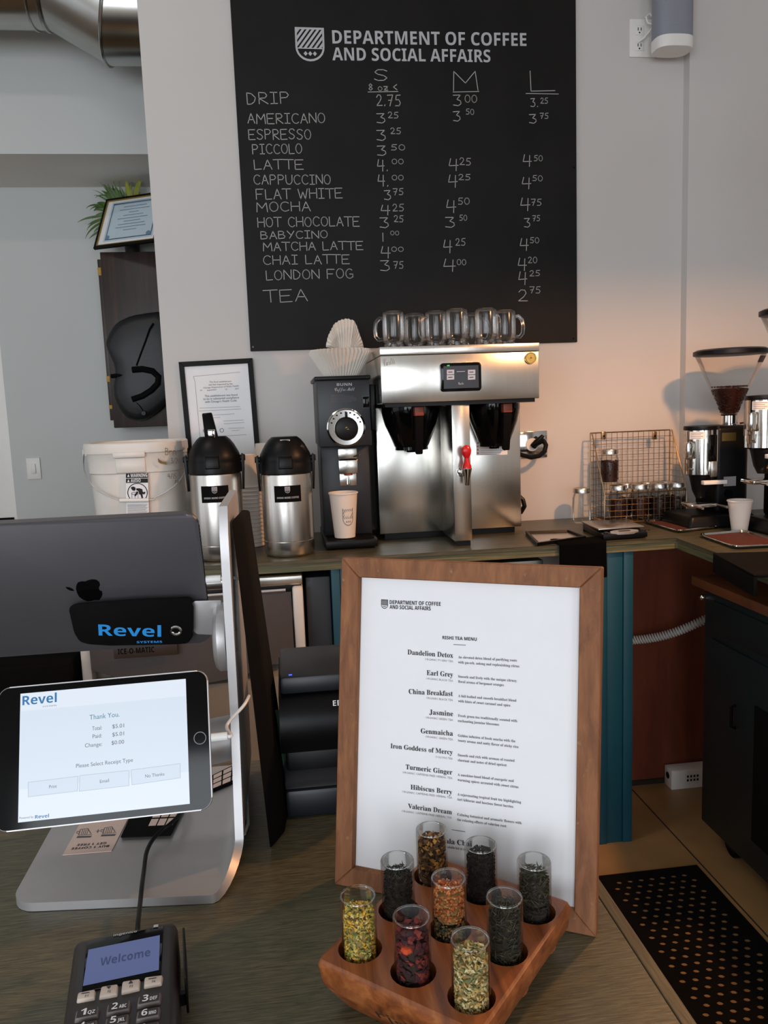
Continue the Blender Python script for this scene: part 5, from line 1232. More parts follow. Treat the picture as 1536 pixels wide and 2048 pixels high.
grinder(dict(hc=hc, hr=hr, zl=AY(1461, 698, Y1).z, zb=AY(1453, 830, Y1).z, zcol=AY(1460, 850, Y1).z, bx0=AY(1432, 940, 2.70).x, bx1=AY(1432, 940, 2.70).x + .13, yb=2.70, dcx=AY(1402, 900, 2.665).x, dr=.058, dz1=AY(1402, 853, 2.61).z, dz0=AY(1402, 957, 2.61).z), 'black coffee grinder with large clear cone hopper in the counter corner')
Y2 = 2.50
hc2 = AY(1534, 620, Y2); hx = AY(1530, 622, Y2).x + hr
hc2 = Vector((hx, Y2, hc2.z)); zl2 = hc2.z + .006
grinder(dict(hc=hc2, hr=hr, zl=zl2, zb=zl2 - .25, zcol=zl2 - .285, bx0=hx - .05, bx1=hx + .11, yb=2.46, dcx=AY(1493, 850, 2.425).x + .060, dr=.058, dz1=AY(1500, 792, 2.37).z, dz0=AY(1500, 905, 2.37).z, bl=1.605), 'second black coffee grinder, cut off by the right edge of the view', True)
# paper cup by the grinders, tamping mat
q = AZ(1481, 1058, ZC); cq = Vector((AY(1480, 1050, 2.66).x, 2.57, ZC + .0005))
cq.x = AY(1479, 1056, 2.57).x
cup('paper_cup', cq, AY(1481, 1001, 2.57).z - ZC, .026, .0405, 'plain white paper cup between the two black grinders')
pA, pB = AZ(1434, 1106, ZC + .008), AZ(1517, 1150, ZC + .008)
dv = (pB - pA).normalized(); nv = Vector((dv.y, -dv.x, 0)); nv = nv if nv.x < 0 else -nv
mb = MB(); A_, B_ = pA + nv * .012, pB + nv * .012
mb.hexa([Vector((p.x, p.y, ZC + .0005)) for p in (A_ , B_, B_ - nv * .18, A_ - nv * .18)], [Vector((p.x, p.y, ZC + .009)) for p in (A_, B_, B_ - nv * .18, A_ - nv * .18)], .002)
mb.hexa([Vector((p.x, p.y, ZC - .05)) for p in (A_, B_, B_ - nv * .010, A_ - nv * .010)], [Vector((p.x, p.y, ZC + .008)) for p in (A_, B_, B_ - nv * .010, A_ - nv * .010)], .002)
tag(mb.build('tamping_mat', 'rubber'), 'black rubber tamping mat folded over the right counter edge', 'mat')
# ------------------------------------------------------------------ tablet stand on the front counter
st = thing('tablet_stand', 'silver aluminium point-of-sale stand with flat base carrying two tablets', 'tablet stand', (-.18, .88, ZC))
prof = []   # (x, z, nx, nz, y front)
xL, xB, xP, zt_ = -.292, -.094, -.0655, 1.482
T_ = .009; r_b = xP - T_ - xB + .0
def yf(x): return .762 - (x - xL) / (xB - xL) * .022
for k in range(7):
    an = k / 6 * PI / 2; x = xL + .022 * (1 - math.cos(an)); prof.append((x, ZC + .0005, 0, 1, yf(x) + .022 * (1 - math.sin(an)), 1.03 - .022 * (1 - math.sin(an))))
for k in range(1, 13): x = xL + .022 + (xB - xL - .022) * k / 12; prof.append((x, ZC + .0005, 0, 1, yf(x), 1.03))
for k in range(1, 9):
    an = k / 8 * PI / 2; R_ = xP - xB; x = xB + R_ * math.sin(an); z = ZC + .0005 + R_ * (1 - math.cos(an))
    t = k / 8; prof.append((x, z, -math.sin(an), math.cos(an), yf(xB) + .065 * (t * t * (3 - 2 * t)), 1.03))
zb_ = prof[-1][1]
for k in range(1, 13):
    t = k / 12; z = zb_ + (zt_ - zb_) * t; prof.append((xP + .002 * t, z, -1, 0, .805 + .03 * min(1, t * 3) + (0.012 if k == 12 else 0), 1.03 - (.012 if k == 12 else 0)))
mb = MB(); rows = []
for x, z, nx, nz, ya, yb_ in prof: rows.append([(x, ya, z), (x, yb_, z), (x + nx * T_, yb_, z + nz * T_), (x + nx * T_, ya, z + nz * T_)])
vs = mb.grid(rows, closed_u=True)
for e in (vs[0], vs[-1]): mb.bm.faces.new(e)
mb.build('bent_plate', 'alu', st, smooth=40)
# leaning black cover behind the plate
q0 = [AZ(540, 1702, ZC + .0005), AZ(567, 1684, ZC + .0005)]; ytop = .865
t0, t1 = AY(459, 1040, ytop), AY(478, 1040, ytop)
dpt = Vector((.010, .11, 0))
mb = MB(); mb.hexa([q0[0], q0[1] + Vector((.002, .02, 0)), q0[1] + dpt, q0[0] + dpt + Vector((-.002, 0, 0))], [t0 + Vector((.002, 0, 0)), t1 + Vector((.004, .016, -.002)), t1 + dpt * .8, t0 + dpt * .8], .003); mb.build('rear_cover', 'black_matte', st)
for xx, yy in ((468, 1258), (470, 1299)):
    p = AY(xx, yy, .853); MB().sph(p, .0022, 8).build('screw', 'chrome', st)
# cashier tablet: its back faces us
tl_, tb_ = Vector((-.0935, .837, CAMZ - .1232 * .837)), Vector((-.0955, .90, CAMZ - .2895 * .90))
u = Vector((-1, 0, 0)); v = (tl_ - tb_).normalized()
vb = Vector((1, 0, 0)); W_, H_ = .2500, .1695
cen = tb_ + Vector((-W_ / 2, 0, 0)) + v * H_ / 2
fmB = frame_mx(cen, (1, 0, 0), v)       # local z points at us
tab = thing('tablet', 'large space-grey tablet seen from behind, upper tablet of the stand', 'tablet', cen)
mb = MB(fmB); mb.prism(rrect(W_, H_, .013, 7), -.0075, 0, .0026); mb.build('back_shell', 'alu_dark', tab)
mb = MB(fmB); mb.prism(rrect(W_ - .006, H_ - .006, .011, 7), -.0082, -.0070); mb.build('screen_glass', 'black_gloss', tab)
PT = fmB @ Vector((0, 0, 0)); NT = (fmB.to_3x3() @ Vector((0, 0, 1)))
# fruit emblem, turned with its leaf towards the left as in landscape use
mb = MB(); f8 = lambda x, y: (x / 2.259, 1000 + y / 2.259)
ap = [(345, 385), (352, 372), (368, 367), (385, 368), (398, 362), (415, 358), (435, 360), (448, 370), (452, 384), (446, 397), (450, 408), (460, 412), (463, 425), (458, 440), (448, 452), (428, 452), (412, 456), (395, 458), (375, 450), (358, 438), (348, 420), (343, 402)]
c8 = (402, 410)
for i in range(len(ap)): quad_px(mb, PT, NT, [f8(*c8), f8(*ap[i]), f8(*ap[(i + 1) % len(ap)])], .0003)
quad_px(mb, PT, NT, [f8(295, 393), f8(312, 394), f8(326, 400), f8(336, 411), f8(318, 410), f8(304, 403)], .0003)
mb.build('fruit_emblem', 'black_gloss', tab, smooth=0)
mb = MB(fmB)
for k in range(26): mb.box(W_ / 2 - .0012, W_ / 2 + .0006, H_ / 2 - .018 - k * .0042 - .0012, H_ / 2 - .018 - k * .0042 + .0012, -.0058, -.0026)
mb.build('speaker_grille', 'black', tab)
mb = MB(fmB)
for xx in (-.095, -.068): mb.box(xx, xx + .018, -H_ / 2 - .0008, -H_ / 2 + .001, -.006, -.002)
mb.build('edge_contact', 'alu', tab)
# black bracket with blue lettering, part of the stand
br_ = [(310, 490), (325, 474), (345, 467), (600, 448), (862, 437), (875, 455), (862, 480), (862, 585), (878, 605), (850, 648), (800, 652), (500, 658), (400, 652), (360, 640), (335, 600)]
mb = MB(); nv = NT
def bp8(x, y, l): return AP(*f8(x, y), PT + nv * l, nv)
bot = [bp8(x, y, .0006) for x, y in br_]; top = [bp8(x, y, .014) for x, y in br_]
mb.hexa(bot, top, .003); bk_ = mb.build('tablet_bracket', 'black_matte', st)
mb = MB(); text_px(mb, bold('Revel'), PT + nv * .014, nv, f8(446, 612), f8(728, 618), 53 / 2.26, .0004); text_px(mb, bold('SYSTEMS'), PT + nv * .014, nv, f8(618, 647), f8(733, 645), 9.5 / 2.26, .0004)
mb.build('bracket_lettering', 'blue_logo', bk_, smooth=0)
p = bp8(795, 590, .0145); MB().tube([p + (fmB.to_3x3() @ Vector((.0052 * math.cos(t * PI / 10), .0052 * math.sin(t * PI / 10), 0))) for t in range(20)], .0016, 6, closed=True).build('bracket_lock', 'chrome', bk_)
ar = [(862, 468), (880, 456), (1000, 452), (1003, 612), (890, 606), (868, 588)]
mb = MB(); mb.hexa([bp8(x, y, .002) for x, y in ar], [bp8(x, y, .008) for x, y in ar], .0012); mb.build('arm_plate', 'alu', st)
hcn = AX(446, 1273, xP - T_); 
mb = MB(); mb.lathe([(0, 0), (.037, 0), (.038, .002), (.038, .009), (.034, .013), (.030, .014), (0, .014)], (0, 0, 0), 40)
hy_, hz_ = .875, AY(445, 1273, .875).z
for vv in mb.bm.verts: vv.co = Vector((xP - T_ - vv.co.z, hy_ + vv.co.x, hz_ + vv.co.y))
mb.build('pivot_disc', 'alu', st)
# customer tablet facing us
pos = Vector((-.1909, .7691, 1.2577)); u_ = Vector((.9999, .0054, .0130)); v_ = Vector((-.0141, .3799, .9249))
fmM = frame_mx(pos, u_, v_)
mini = thing('tablet', 'small tablet with lit payment screen, lower tablet of the stand', 'tablet', pos)
mb = MB(fmM); mb.prism(rrect(.2035, .1350, .0115, 8), -.0068, -.0004, .0022); mb.build('back_shell', 'alu', mini)
mb = MB(fmM); mb.prism(rrect(.2012, .1327, .0105, 8), -.0006, 0); mb.build('front_glass', 'black_gloss', mini)
mb = MB(fmM); mb.face([(-.08, -.06, .0003), (.08, -.06, .0003), (.08, .06, .0003), (-.08, .06, .0003)]); scn = mb.build('lit_screen', 'screen_white', mini, smooth=0)
PM = pos.copy(); NM = fmM.to_3x3() @ Vector((0, 0, 1))
mb = MB(fmM)
for x0, x1, y0, y1 in ((-.08, .08, -.030, .043),): mb.face([(x0, y0, .0005), (x1, y0, .0005), (x1, y1, .0005), (x0, y1, .0005)])
m8 = lambda x, y: (x / 4.653, 1280 + y / 4.653)
mb.build('screen_panel', glow('screen_panel_fill', (226, 238, 253), 1.08), mini, smooth=0)
mb = MB(); ml = MB()
for pts in ([(262, 1325), (725, 1268), (722, 1405), (262, 1460)], [(742, 1262), (1200, 1213), (1200, 1355), (738, 1408)], [(1220, 1210), (1676, 1150), (1678, 1283), (1228, 1348)]):
    quad_px(mb, PM, NM, [m8(*p) for p in pts], .0007)
    q = [AP(*m8(*p), PM + NM * .0009, NM) for p in pts]; ml.ribbon(q + [q[0]], .0004, NM)
mb.build('screen_button', 'screen_pale', mini, smooth=0); ml.build('button_outline', 'screen_line', mini, smooth=0)
mb = MB(); text_px(mb, bold('Revel'), PM, NM, m8(208, 608), m8(528, 577), 90 / 4.65, .001); text_px(mb, bold('Revel'), PM, NM, m8(325, 1663), m8(455, 1650), 34 / 4.65, .001); mb.build('screen_logo', 'screen_blue', mini, smooth=0)
mb = MB(); text_px(mb, 'Thank You.', PM, NM, m8(833, 743), m8(1112, 712), 45 / 4.65, .001); mb.build('screen_heading', 'screen_teal', mini, smooth=0)
mb = MB()
for t, A_, B_, h in (('Total:', (858, 842), (948, 833), 36), ('Paid:', (862, 916), (948, 906), 36), ('Change:', (790, 1000), (950, 985), 36), ('$5.01', (1045, 822), (1155, 812), 36), ('$5.01', (1045, 898), (1155, 886), 36), ('$0.00', (1038, 975), (1155, 963), 36),
                     ('Please Select Receipt Type', (708, 1190), (1237, 1132), 36), ('Print', (457, 1382), (528, 1374), 30), ('Email', (930, 1332), (1015, 1320), 30), ('No Thanks', (1352, 1282), (1530, 1260), 30), ('SYSTEMS', (397, 626), (527, 614), 12), ('Powered by', (180, 1668), (310, 1655), 20)):
    text_px(mb, t, PM, NM, m8(*A_), m8(*B_), h / 4.65, .001)
mb.build('screen_text', 'screen_text', mini, smooth=0)
p = AP(400, 1476, PM, NM); R3 = fmM.to_3x3(); MB().tube([p + R3 @ Vector((.0058 * math.cos(t * PI / 12), .0058 * math.sin(t * PI / 12), .0001)) for t in range(24)], .0004, 5, closed=True).build('home_button', 'ink_faint', mini)
yc_ = .86; zc2 = AY(440, 1476, yc_).z
MB().cyl((xP - T_, yc_, zc2), (-.19, yc_ - .04, zc2 - .0), .0245, n=36).build('tablet_arm', 'alu', st)
MB().cyl((-.178, yc_ - .041, zc2 - .001), Vector((-.19, pos.y, zc2 - .002)) - NM * .008 + Vector((0, .012, 0)), .02, n=24).build('arm_mount', 'alu', st)
# white charging leads
def lead(pts, label):
    a = thing('charging_cable', label, 'cable', pts[0]); d = (pts[1] - pts[0]).normalized()
    MB().cyl(pts[0], pts[0] + d * .016, .0042, n=14).build('plug', 'white', a)
    q = [pts[0] + d * .015] + pts[1:]; full = []
    for i in range(len(q) - 1):
        p0, p1, p2, p3 = q[max(i - 1, 0)], q[i], q[i + 1], q[min(i + 2, len(q) - 1)]
        for k in range(6):
            t = k / 6; full.append(.5 * ((2 * p1) + (p2 - p0) * t + (2 * p0 - 5 * p1 + 4 * p2 - p3) * t * t + (3 * p1 - p0 - 3 * p2 + p3) * t ** 3))
    MB().tube(full + [q[-1]], .0018, 8).build('cord', 'white', a)
pm = fmM @ Vector((.1025, 0, -.0035))
lead([pm, pm + Vector((.020, .001, .0)), Vector((-.0745, .80, pm.z + .001)), Vector((-.058, .822, pm.z + .012)), Vector((-.053, .845, pm.z + .014))], 'white charging cable plugged into the small lit tablet')
pt = fmB @ Vector((W_ / 2 + .0005, AP(417, 1160, PT, NT).z * 0 + .006 - H_ * .28, -.0036)); pt = AP(413, 1159, PT - NT * .0036, NT); pt.x = W_ / 2 + cen.x + .0008
lead([pt, pt + Vector((.016, .0, 0)), Vector((-.070, pt.y + .002, pt.z + .001)), Vector((-.058, pt.y + .010, pt.z - .004))], 'white charging cable plugged into the large grey tablet')
mb = MB(); pts = [AY(487, 1455, .93), AY(490, 1500, .93), AY(492, 1560, .93), AY(494, 1610, .935), AZ(496, 1648, ZC + .004), AZ(488, 1668, ZC + .003)]
tag(mb.tube(pts, .0022, 8).build('charging_cable', 'white'), 'loose white cable hanging behind the aluminium stand onto the counter', 'cable')
# cards lying on the base plate
ZB = ZC + .0005 + T_
def card(name, px, z, th, mt, label, cat, group=None):
    q = [AZ(x, y, z) for x, y in px]; a = thing(name, label, cat, Vector((sum(p.x for p in q) / 4, sum(p.y for p in q) / 4, z)))
    if group: a['group'] = group
    MB().hexa([Vector((p.x, p.y, z)) for p in q], [Vector((p.x, p.y, z + th)) for p in q]).build('card_sheet', mt, a, smooth=0); return a, q
k5 = lambda x, y: (x / 2.4774, 1600 + y / 2.4774)
a, q = card('promo_card', [k5(310, 275), k5(553, 255), k5(652, 60), k5(415, 85)], ZB + .0004, .0006, 'card_pink', 'white buy-one coffee card lying on the silver stand base', 'card')
PK = Vector((0, 0, ZB + .0010)); NK = Vector((0, 0, 1))
mb = MB()
def text_card(mb, t, A_, B_, h):
    A, B = AZ(*k5(*A_), ZB + .0012), AZ(*k5(*B_), ZB + .0012); u = B - A; wd = u.length; u.normalize(); v = NK.cross(u); text(mb, t, frame_mx(A, u, v), wd, h)
text_card(mb, bold('BUY 1 COFFEE'), (543, 222), (357, 236), .0042); text_card(mb, bold('GET 1 FREE'), (530, 208), (385, 218), .0042)
mb.build('card_lettering', 'ink', a, smooth=0)
mb = MB()
for cx_, cy_ in ((420, 158), (540, 150)):
    P_ = lambda x, y: AZ(*k5(cx_ + x, cy_ + y), ZB + .0012)
    mb.face([P_(-42, 30), P_(28, 27), P_(36, 19), P_(-36, 21)])
    mb.ribbon([P_(-30, 14), P_(-22, -12), P_(14, -18), P_(30, 8)], .0008, NK); mb.ribbon([P_(-34, 16), P_(34, 12)], .0008, NK)
    for k in range(4): mb.ribbon([P_(-18 + k * 9, 12), P_(-10 + k * 9, -12)], .0006, NK)
    mb.ribbon([P_(-30, 10), P_(-42, 4), P_(-36, -4), P_(-26, 0)], .0007, NK)
P_ = lambda x, y: AZ(*k5(x, y), ZB + .0012)
mb.ribbon([P_(476, 155), P_(494, 153)], .0009, NK); mb.ribbon([P_(487, 146), P_(483, 162)], .0009, NK)
mb.build('cup_drawing', 'ink_soft', a, smooth=0)
offs = [(0, 0), (3, -5), (-2, -2), (4, 1)]
for i in range(4):
    z = ZB + .0004 + i * .0011; dx, dy = offs[i]
    if i == 3: dx, dy = 0, -3
    px = [k5(600 + dx, 187 + dy), k5(845 + dx, 178 + dy), k5(912 + dx, 40 + dy), k5(660 + dx, 55 + dy)]
    lab = 'black loyalty card with six white squares on top of the card pile' if i == 3 else 'black loyalty card lower down in the pile on the stand base'
    b, q = card('loyalty_card', px, z, .0007, 'black_matte', lab, 'card', None if i == 3 else 'loyalty cards in the small pile')
mb = MB(); pa, pb_, pc_, pd = [Vector((p.x, p.y, z + .0009)) for p in q]
for i in range(3):
    for j in range(2):
        s0, s1 = .46 + i * .17, .46 + i * .17 + .145; t0_, t1_ = .34 + j * .30, .34 + j * .30 + .25
        B_ = lambda s, t: pa.lerp(pb_, s).lerp(pd.lerp(pc_, s), t)
        mb.face([B_(s0, t0_), B_(s1, t0_), B_(s1, t1_), B_(s0, t1_)])
mb.build('stamp_square', 'card_pink', b, smooth=0)
b, q = card('loyalty_card', [(424, 1586), (482, 1562), (486, 1526), (425, 1556)], ZB + .0004, .004, 'black_matte', 'black loyalty card with pink-white squares behind the small tablet', 'card')
mb = MB(); pa, pb_, pc_, pd = [Vector((p.x, p.y, ZB + .0047)) for p in q]
for i in range(3):
    for j in range(3):
        B_ = lambda s, t: pa.lerp(pb_, s).lerp(pd.lerp(pc_, s), t)
        s0, t0_ = .04 + i * .32, .06 + j * .31; mb.face([B_(s0, t0_), B_(s0 + .27, t0_), B_(s0 + .27, t0_ + .25), B_(s0, t0_ + .25)])
mb.build('stamp_square', 'card_pink', b, smooth=0)
# ------------------------------------------------------------------ receipt printer
x0p, x1p, y0p, y1p = -.021, .122, .885, 1.04
zp = AY(600, 1362, .905).z
a = thing('receipt_printer', 'black receipt printer half hidden behind the framed tea menu', 'printer', ((x0p + x1p) / 2, .96, ZC))
MB().box(x0p, x1p - .03, y0p + .002, y1p, ZC + .0005, ZC + .036, .006).build('base_shell', 'slate', a)
MB().box(x0p + .003, x1p, y0p + .022, y1p, ZC + .034, ZC + .078, .004).build('middle_shell', 'black', a)
MB().hexa([(x0p, y0p + .006, ZC + .036), (x1p, y0p + .006, ZC + .036), (x1p, y0p + .03, ZC + .034), (x0p, y0p + .03, ZC + .034)], [(x0p, y0p + .012, ZC + .041), (x1p, y0p + .012, ZC + .041), (x1p, y0p + .03, ZC + .060), (x0p, y0p + .03, ZC + .060)], .002).build('paper_ledge', 'slate', a)
rows = []
for k in range(9):
    an = -.35 + k / 8 * 1.5; rows.append([(x, y0p + .046 - .036 * math.cos(an) , ZC + .105 + .040 * math.sin(an)) for x in (x0p - .002, x1p + .002)])
mb = MB(); mb.grid(rows + [[(x0p - .002, y1p, zp - .012), (x1p + .002, y1p, zp - .012)], [(x0p - .002, y1p, ZC + .075), (x1p + .002, y1p, ZC + .075)], [(x0p - .002, y0p + .02, ZC + .075), (x1p + .002, y0p + .02, ZC + .075)]], closed_v=True)
for sgn in (0, 1):
    vv = [v for v in mb.bm.verts if abs(v.co.x - (x0p - .002 if sgn == 0 else x1p + .002)) < 1e-5]
    c_ = Vector((0, sum(v.co.y for v in vv) / len(vv), sum(v.co.z for v in vv) / len(vv))); vv.sort(key=lambda v: math.atan2(v.co.z - c_.z, v.co.y - c_.y))
    try: mb.bm.faces.new(vv)
    except ValueError: pass
cv = mb.build('front_cover', 'black', a, smooth=50)
MB().box(x0p, x1p, y0p + .030, y1p - .002, zp - .020, zp + .002, .005).build('top_cover', 'slate', a)
p = AY(579, 1349, .93); MB().box(p.x - .001, p.x + .003, y0p + .036, y0p + .039, zp + .0015, zp + .0028).build('status_light', 'blue_led', a)
ye = y0p + .0105
mb = MB(); text(mb, bold('EPSON'), frame_mx(AY(666, 1412, ye - .001), (1, 0, 0), (0, .02, 1)), .030, .0068); mb.build('brand_lettering', 'paper', a, smooth=0)
# green booklet leaning by the stand
q = [AY(x, y, .90) for x, y in ((538, 1420), (557, 1440), (578, 1585), (562, 1590))]
a = thing('booklet', 'thin green booklet wedged between the black cover and the printer', 'booklet', (q[3].x, .9, ZC))
zz = ZC + .0005
mb = MB(); b0, b1 = Vector((q[3].x - .006, .895, zz)), Vector((q[2].x + .006, .93, zz))
mb.hexa([b0, b1, b1 + Vector((.001, .002, 0)), b0 + Vector((-.002, .003, 0))], [q[0], q[1] + Vector((0, .03, 0)), q[1] + Vector((.001, .032, 0)), q[0] + Vector((-.002, .003, 0))]); mb.build('cover', 'green_paper', a, smooth=0)
# ------------------------------------------------------------------ payment terminal
tO = Vector((-.1967, .6461, 0)); tu = Vector((.989, .144, 0)); tv = Vector((.144, -.989, 0))
zt2 = ZC + .040
t_ = thing('card_terminal', 'dark grey card payment terminal with blue lit screen and keypad', 'card terminal', tO + tu * .04 + tv * .08 + Vector((0, 0, ZC)))
fmT = frame_mx(Vector((tO.x, tO.y, zt2)), tu, -tv)     # x across, y away from us
fT = lambda x, y: (120 + x / 5.908, 1840 + y / 5.908)
mb = MB(fmT); mb.hexa([(-.001, -.165, -.0395), (.081, -.165, -.0395), (.083, .0, -.0395), (-.003, .0, -.0395)], [(.000, -.165, 0), (.080, -.165, 0), (.0825, .005, 0), (-.003, .005, 0)], .007, 3); mb.build('shell', 'reader', t_)
mb = MB(fmT); mb.prism([(.010, -.066), (.069, -.066), (.071, -.003), (.008, -.003)], -.001, .0012, .0005); bz_ = mb.build('screen_bezel', 'black_gloss', t_)
PR, NR = Vector((0, 0, zt2 + .0012)), Vector((0, 0, 1))
mb = MB(); quad_px(mb, PR, NR, [fT(270, 780), fT(1168, 590), fT(1180, 178), fT(337, 350)], .0003); mb.build('lcd_screen', 'lcd_blue', t_, smooth=0)
mb = MB(); text_px(mb, bold('Welcome'), PR, NR, fT(470, 540), fT(1065, 420), 95 / 5.9, .0006, shear=.0); mb.build('screen_text', 'lcd_text', t_, smooth=0)
mb = MB(); text_px(mb, bold('ingenico'), PR, NR, fT(632, 192), fT(908, 142), 26 / 5.9, .0004); quad_px(mb, PR, NR, [fT(1102, 88), fT(1160, 80), fT(1160, 50), fT(1108, 58)], .0004); mb.build('brand_lettering', 'print_grey', t_, smooth=0)
def key(px, mt, h, name, body=None):
    q = [AZ(*fT(x, y), zt2 + h) for x, y in px]; c_ = sum(q, Vector()) / 4
    mb = MB(); mb.hexa([Vector((c_.x + (p.x - c_.x) * 1.12, c_.y + (p.y - c_.y) * 1.15, zt2 - .001)) for p in q], q, .0012); return mb.build(name, mt, t_)
fk = [[(200, 940), (405, 905), (412, 815), (215, 852)], [(465, 900), (672, 862), (680, 752), (490, 782)], [(728, 842), (935, 795), (942, 690), (740, 722)], [(995, 772), (1195, 735), (1210, 645), (1002, 672)]]
for i, px in enumerate(fk):
    k_ = key(px, 'key_cream', .003, 'function_key'); mb = MB(); cx_ = sum(p[0] for p in px) / 4; cy_ = sum(p[1] for p in px) / 4
    P3 = Vector((0, 0, zt2 + .003))
    if i in (0, 3): quad_px(mb, P3, NR, [fT(cx_ - 55, cy_ - 14), fT(cx_ + 40, cy_ - 30), fT(cx_ + 40, cy_ - 22), fT(cx_ - 55, cy_ - 5)], .0003)
    elif i == 1: quad_px(mb, P3, NR, [fT(cx_ - 30, cy_ - 40), fT(cx_ + 30, cy_ - 48), fT(cx_, cy_ - 10)], .0003)
    else: quad_px(mb, P3, NR, [fT(cx_ - 28, cy_ - 10), fT(cx_ + 28, cy_ - 20), fT(cx_, cy_ - 52)], .0003)
    text_px(mb, 'F' + str(i + 1), P3, NR, fT(cx_ - 15, cy_ + 35), fT(cx_ + 22, cy_ + 28), 26 / 5.9, .0003); mb.build('key_mark', 'key_dark', k_, smooth=0)
base = {'1': (318, 1090), '2': (690, 1020), '3': (1055, 925), '4': (300, 1250), '5': (672, 1180), '6': (1042, 1095), '7': (280, 1420), '8': (655, 1355), '9': (1028, 1270)}
sub = {'1': 'QZ', '2': 'ABC', '3': 'DEF', '4': 'GHI', '5': 'JKL', '6': 'MNO', '7': 'PRS', '8': 'TUV', '9': 'WXY'}
for t, (cx_, cy_) in base.items():
    w_, h_ = 130, 58
    px = [(cx_ - w_ - 12, cy_ + h_ + 18), (cx_ + w_ - 6, cy_ + h_ - 34), (cx_ + w_ + 8, cy_ - h_ - 20), (cx_ - w_ + 6, cy_ - h_ + 34)]
    k_ = key(px, 'key_body', .0035, 'number_key')
    P3 = Vector((0, 0, zt2 + .0035)); mb = MB(); sh = lambda k: [(cx_ + (x - cx_) * k, cy_ + (y - cy_) * k) for x, y in px]
    quad_px(mb, P3, NR, [fT(*p) for p in sh(.88)], .0002); mb.build('key_face', 'key_dark', k_, smooth=0)
    mb = MB(); text_px(mb, bold(t), P3, NR, fT(cx_ - 85, cy_ + 38), fT(cx_ - 15, cy_ + 26), 74 / 5.9, .0005); text_px(mb, bold(sub[t]), P3, NR, fT(cx_ + 5, cy_ + 22), fT(cx_ + 92, cy_ + 6), 40 / 5.9, .0005); mb.build('key_lettering', 'paper', k_, smooth=0)
mb = MB(fmT); mb.box(.0865, .0885, -.075, -.012, -.030, .002, .0008); mb.box(.080, .0875, -.065, -.060, -.03, -.02); mb.build('stylus', 'black', t_)
cp_ = [AZ(275, 1872, zt2 - .016), AZ(276, 1846, zt2 - .014), AZ(281, 1800, ZC + .022), AZ(284, 1770, ZB + .012), AZ(288, 1740, ZB + .010), AZ(293, 1705, ZB + .010), AZ(305, 1680, ZB + .010), AZ(322, 1662, ZB + .014), AZ(340, 1648, ZB + .018), AZ(356, 1632, ZB + .02), AZ(366, 1610, ZB + .02), AZ(368, 1585, ZB + .012)]
full = []
for i in range(len(cp_) - 1):
    p0, p1, p2, p3 = cp_[max(i - 1, 0)], cp_[i], cp_[i + 1], cp_[min(i + 2, len(cp_) - 1)]
    for k in range(6):
        t = k / 6; full.append(.5 * ((2 * p1) + (p2 - p0) * t + (2 * p0 - 5 * p1 + 4 * p2 - p3) * t * t + (3 * p1 - p0 - 3 * p2 + p3) * t ** 3))
tag(MB().tube(full + [cp_[-1]], .0023, 10).build('terminal_cable', 'black'), 'black cable from the card terminal up over the silver stand base', 'cable')
# ------------------------------------------------------------------ framed tea menu
bx, by_, yaw, W_, H_, lean = .0267, .7495, -.4971, .2585, .3325, .1592
u = Vector((math.cos(yaw), math.sin(yaw), 0)); b = Vector((-math.sin(yaw), math.cos(yaw), 0)); v = Vector((0, 0, 1)) * math.cos(lean) + b * math.sin(lean); n_ = u.cross(v)
fo = Vector((bx, by_, ZC + .0005)); fmF = frame_mx(fo, u, v)
a = thing('framed_tea_menu', 'wood-framed white tea menu leaning upright on the front counter', 'framed menu', fo + u * W_ / 2)
t = .0195
o_ = [(0, 0), (W_, 0), (W_, H_), (0, H_)]; i_ = [(t, t), (W_ - t, t), (W_ - t, H_ - t), (t, H_ - t)]
for k in range(4):
    k2 = (k + 1) % 4; mb = MB(fmF)
    d0 = .019
    mb.hexa([(*o_[k], -d0), (*o_[k2], -d0), (*i_[k2], -d0), (*i_[k], -d0)], [(*o_[k], 0), (*o_[k2], 0), (*i_[k2], 0), (*i_[k], 0)], .0009, 1)
    mb.build('frame_rail', 'frame_wood', a)
pp = MB(fmF).box(t - .002, W_ - t + .002, t - .002, H_ - t + .002, -.0105, -.0085).build('menu_sheet', 'paper', a, smooth=0)
MB(fmF).box(t - .002, W_ - t + .002, t - .002, H_ - t + .002, -.018, -.011).build('backing_board', 'ply', a, smooth=0)
mb = MB(fmF); mb.hexa([(W_ * .4, .004, -.02), (W_ * .6, .004, -.02), (W_ * .55, H_ * .75, -.02), (W_ * .45, H_ * .75, -.02)], [(W_ * .4, .010, -.075), (W_ * .6, .010, -.075), (W_ * .55, H_ * .75, -.022), (W_ * .45, H_ * .75, -.022)]); mb.build('easel_back', 'black_matte', a)
PF = fmF @ Vector((0, 0, -.0085)); n = n_
h = lambda x, y: (660 + x / 2.743, 1120 + y / 2.743)
S = 2.743
mb = MB(); shield_px(mb, PF, n, h(280, 266), h(317, 268), 50 / S); text_px(mb, bold('DEPARTMENT OF COFFEE'), PF, n, h(327, 241), h(607, 252), 21 / S); text_px(mb, bold('AND SOCIAL AFFAIRS'), PF, n, h(327, 267), h(552, 277), 21 / S)
mb.build('menu_logo', 'ink', pp, smooth=0)
mb = MB(); text_px(mb, bold('RISHI TEA MENU'), PF, n, h(617, 434), h(805, 444), 18 / S)
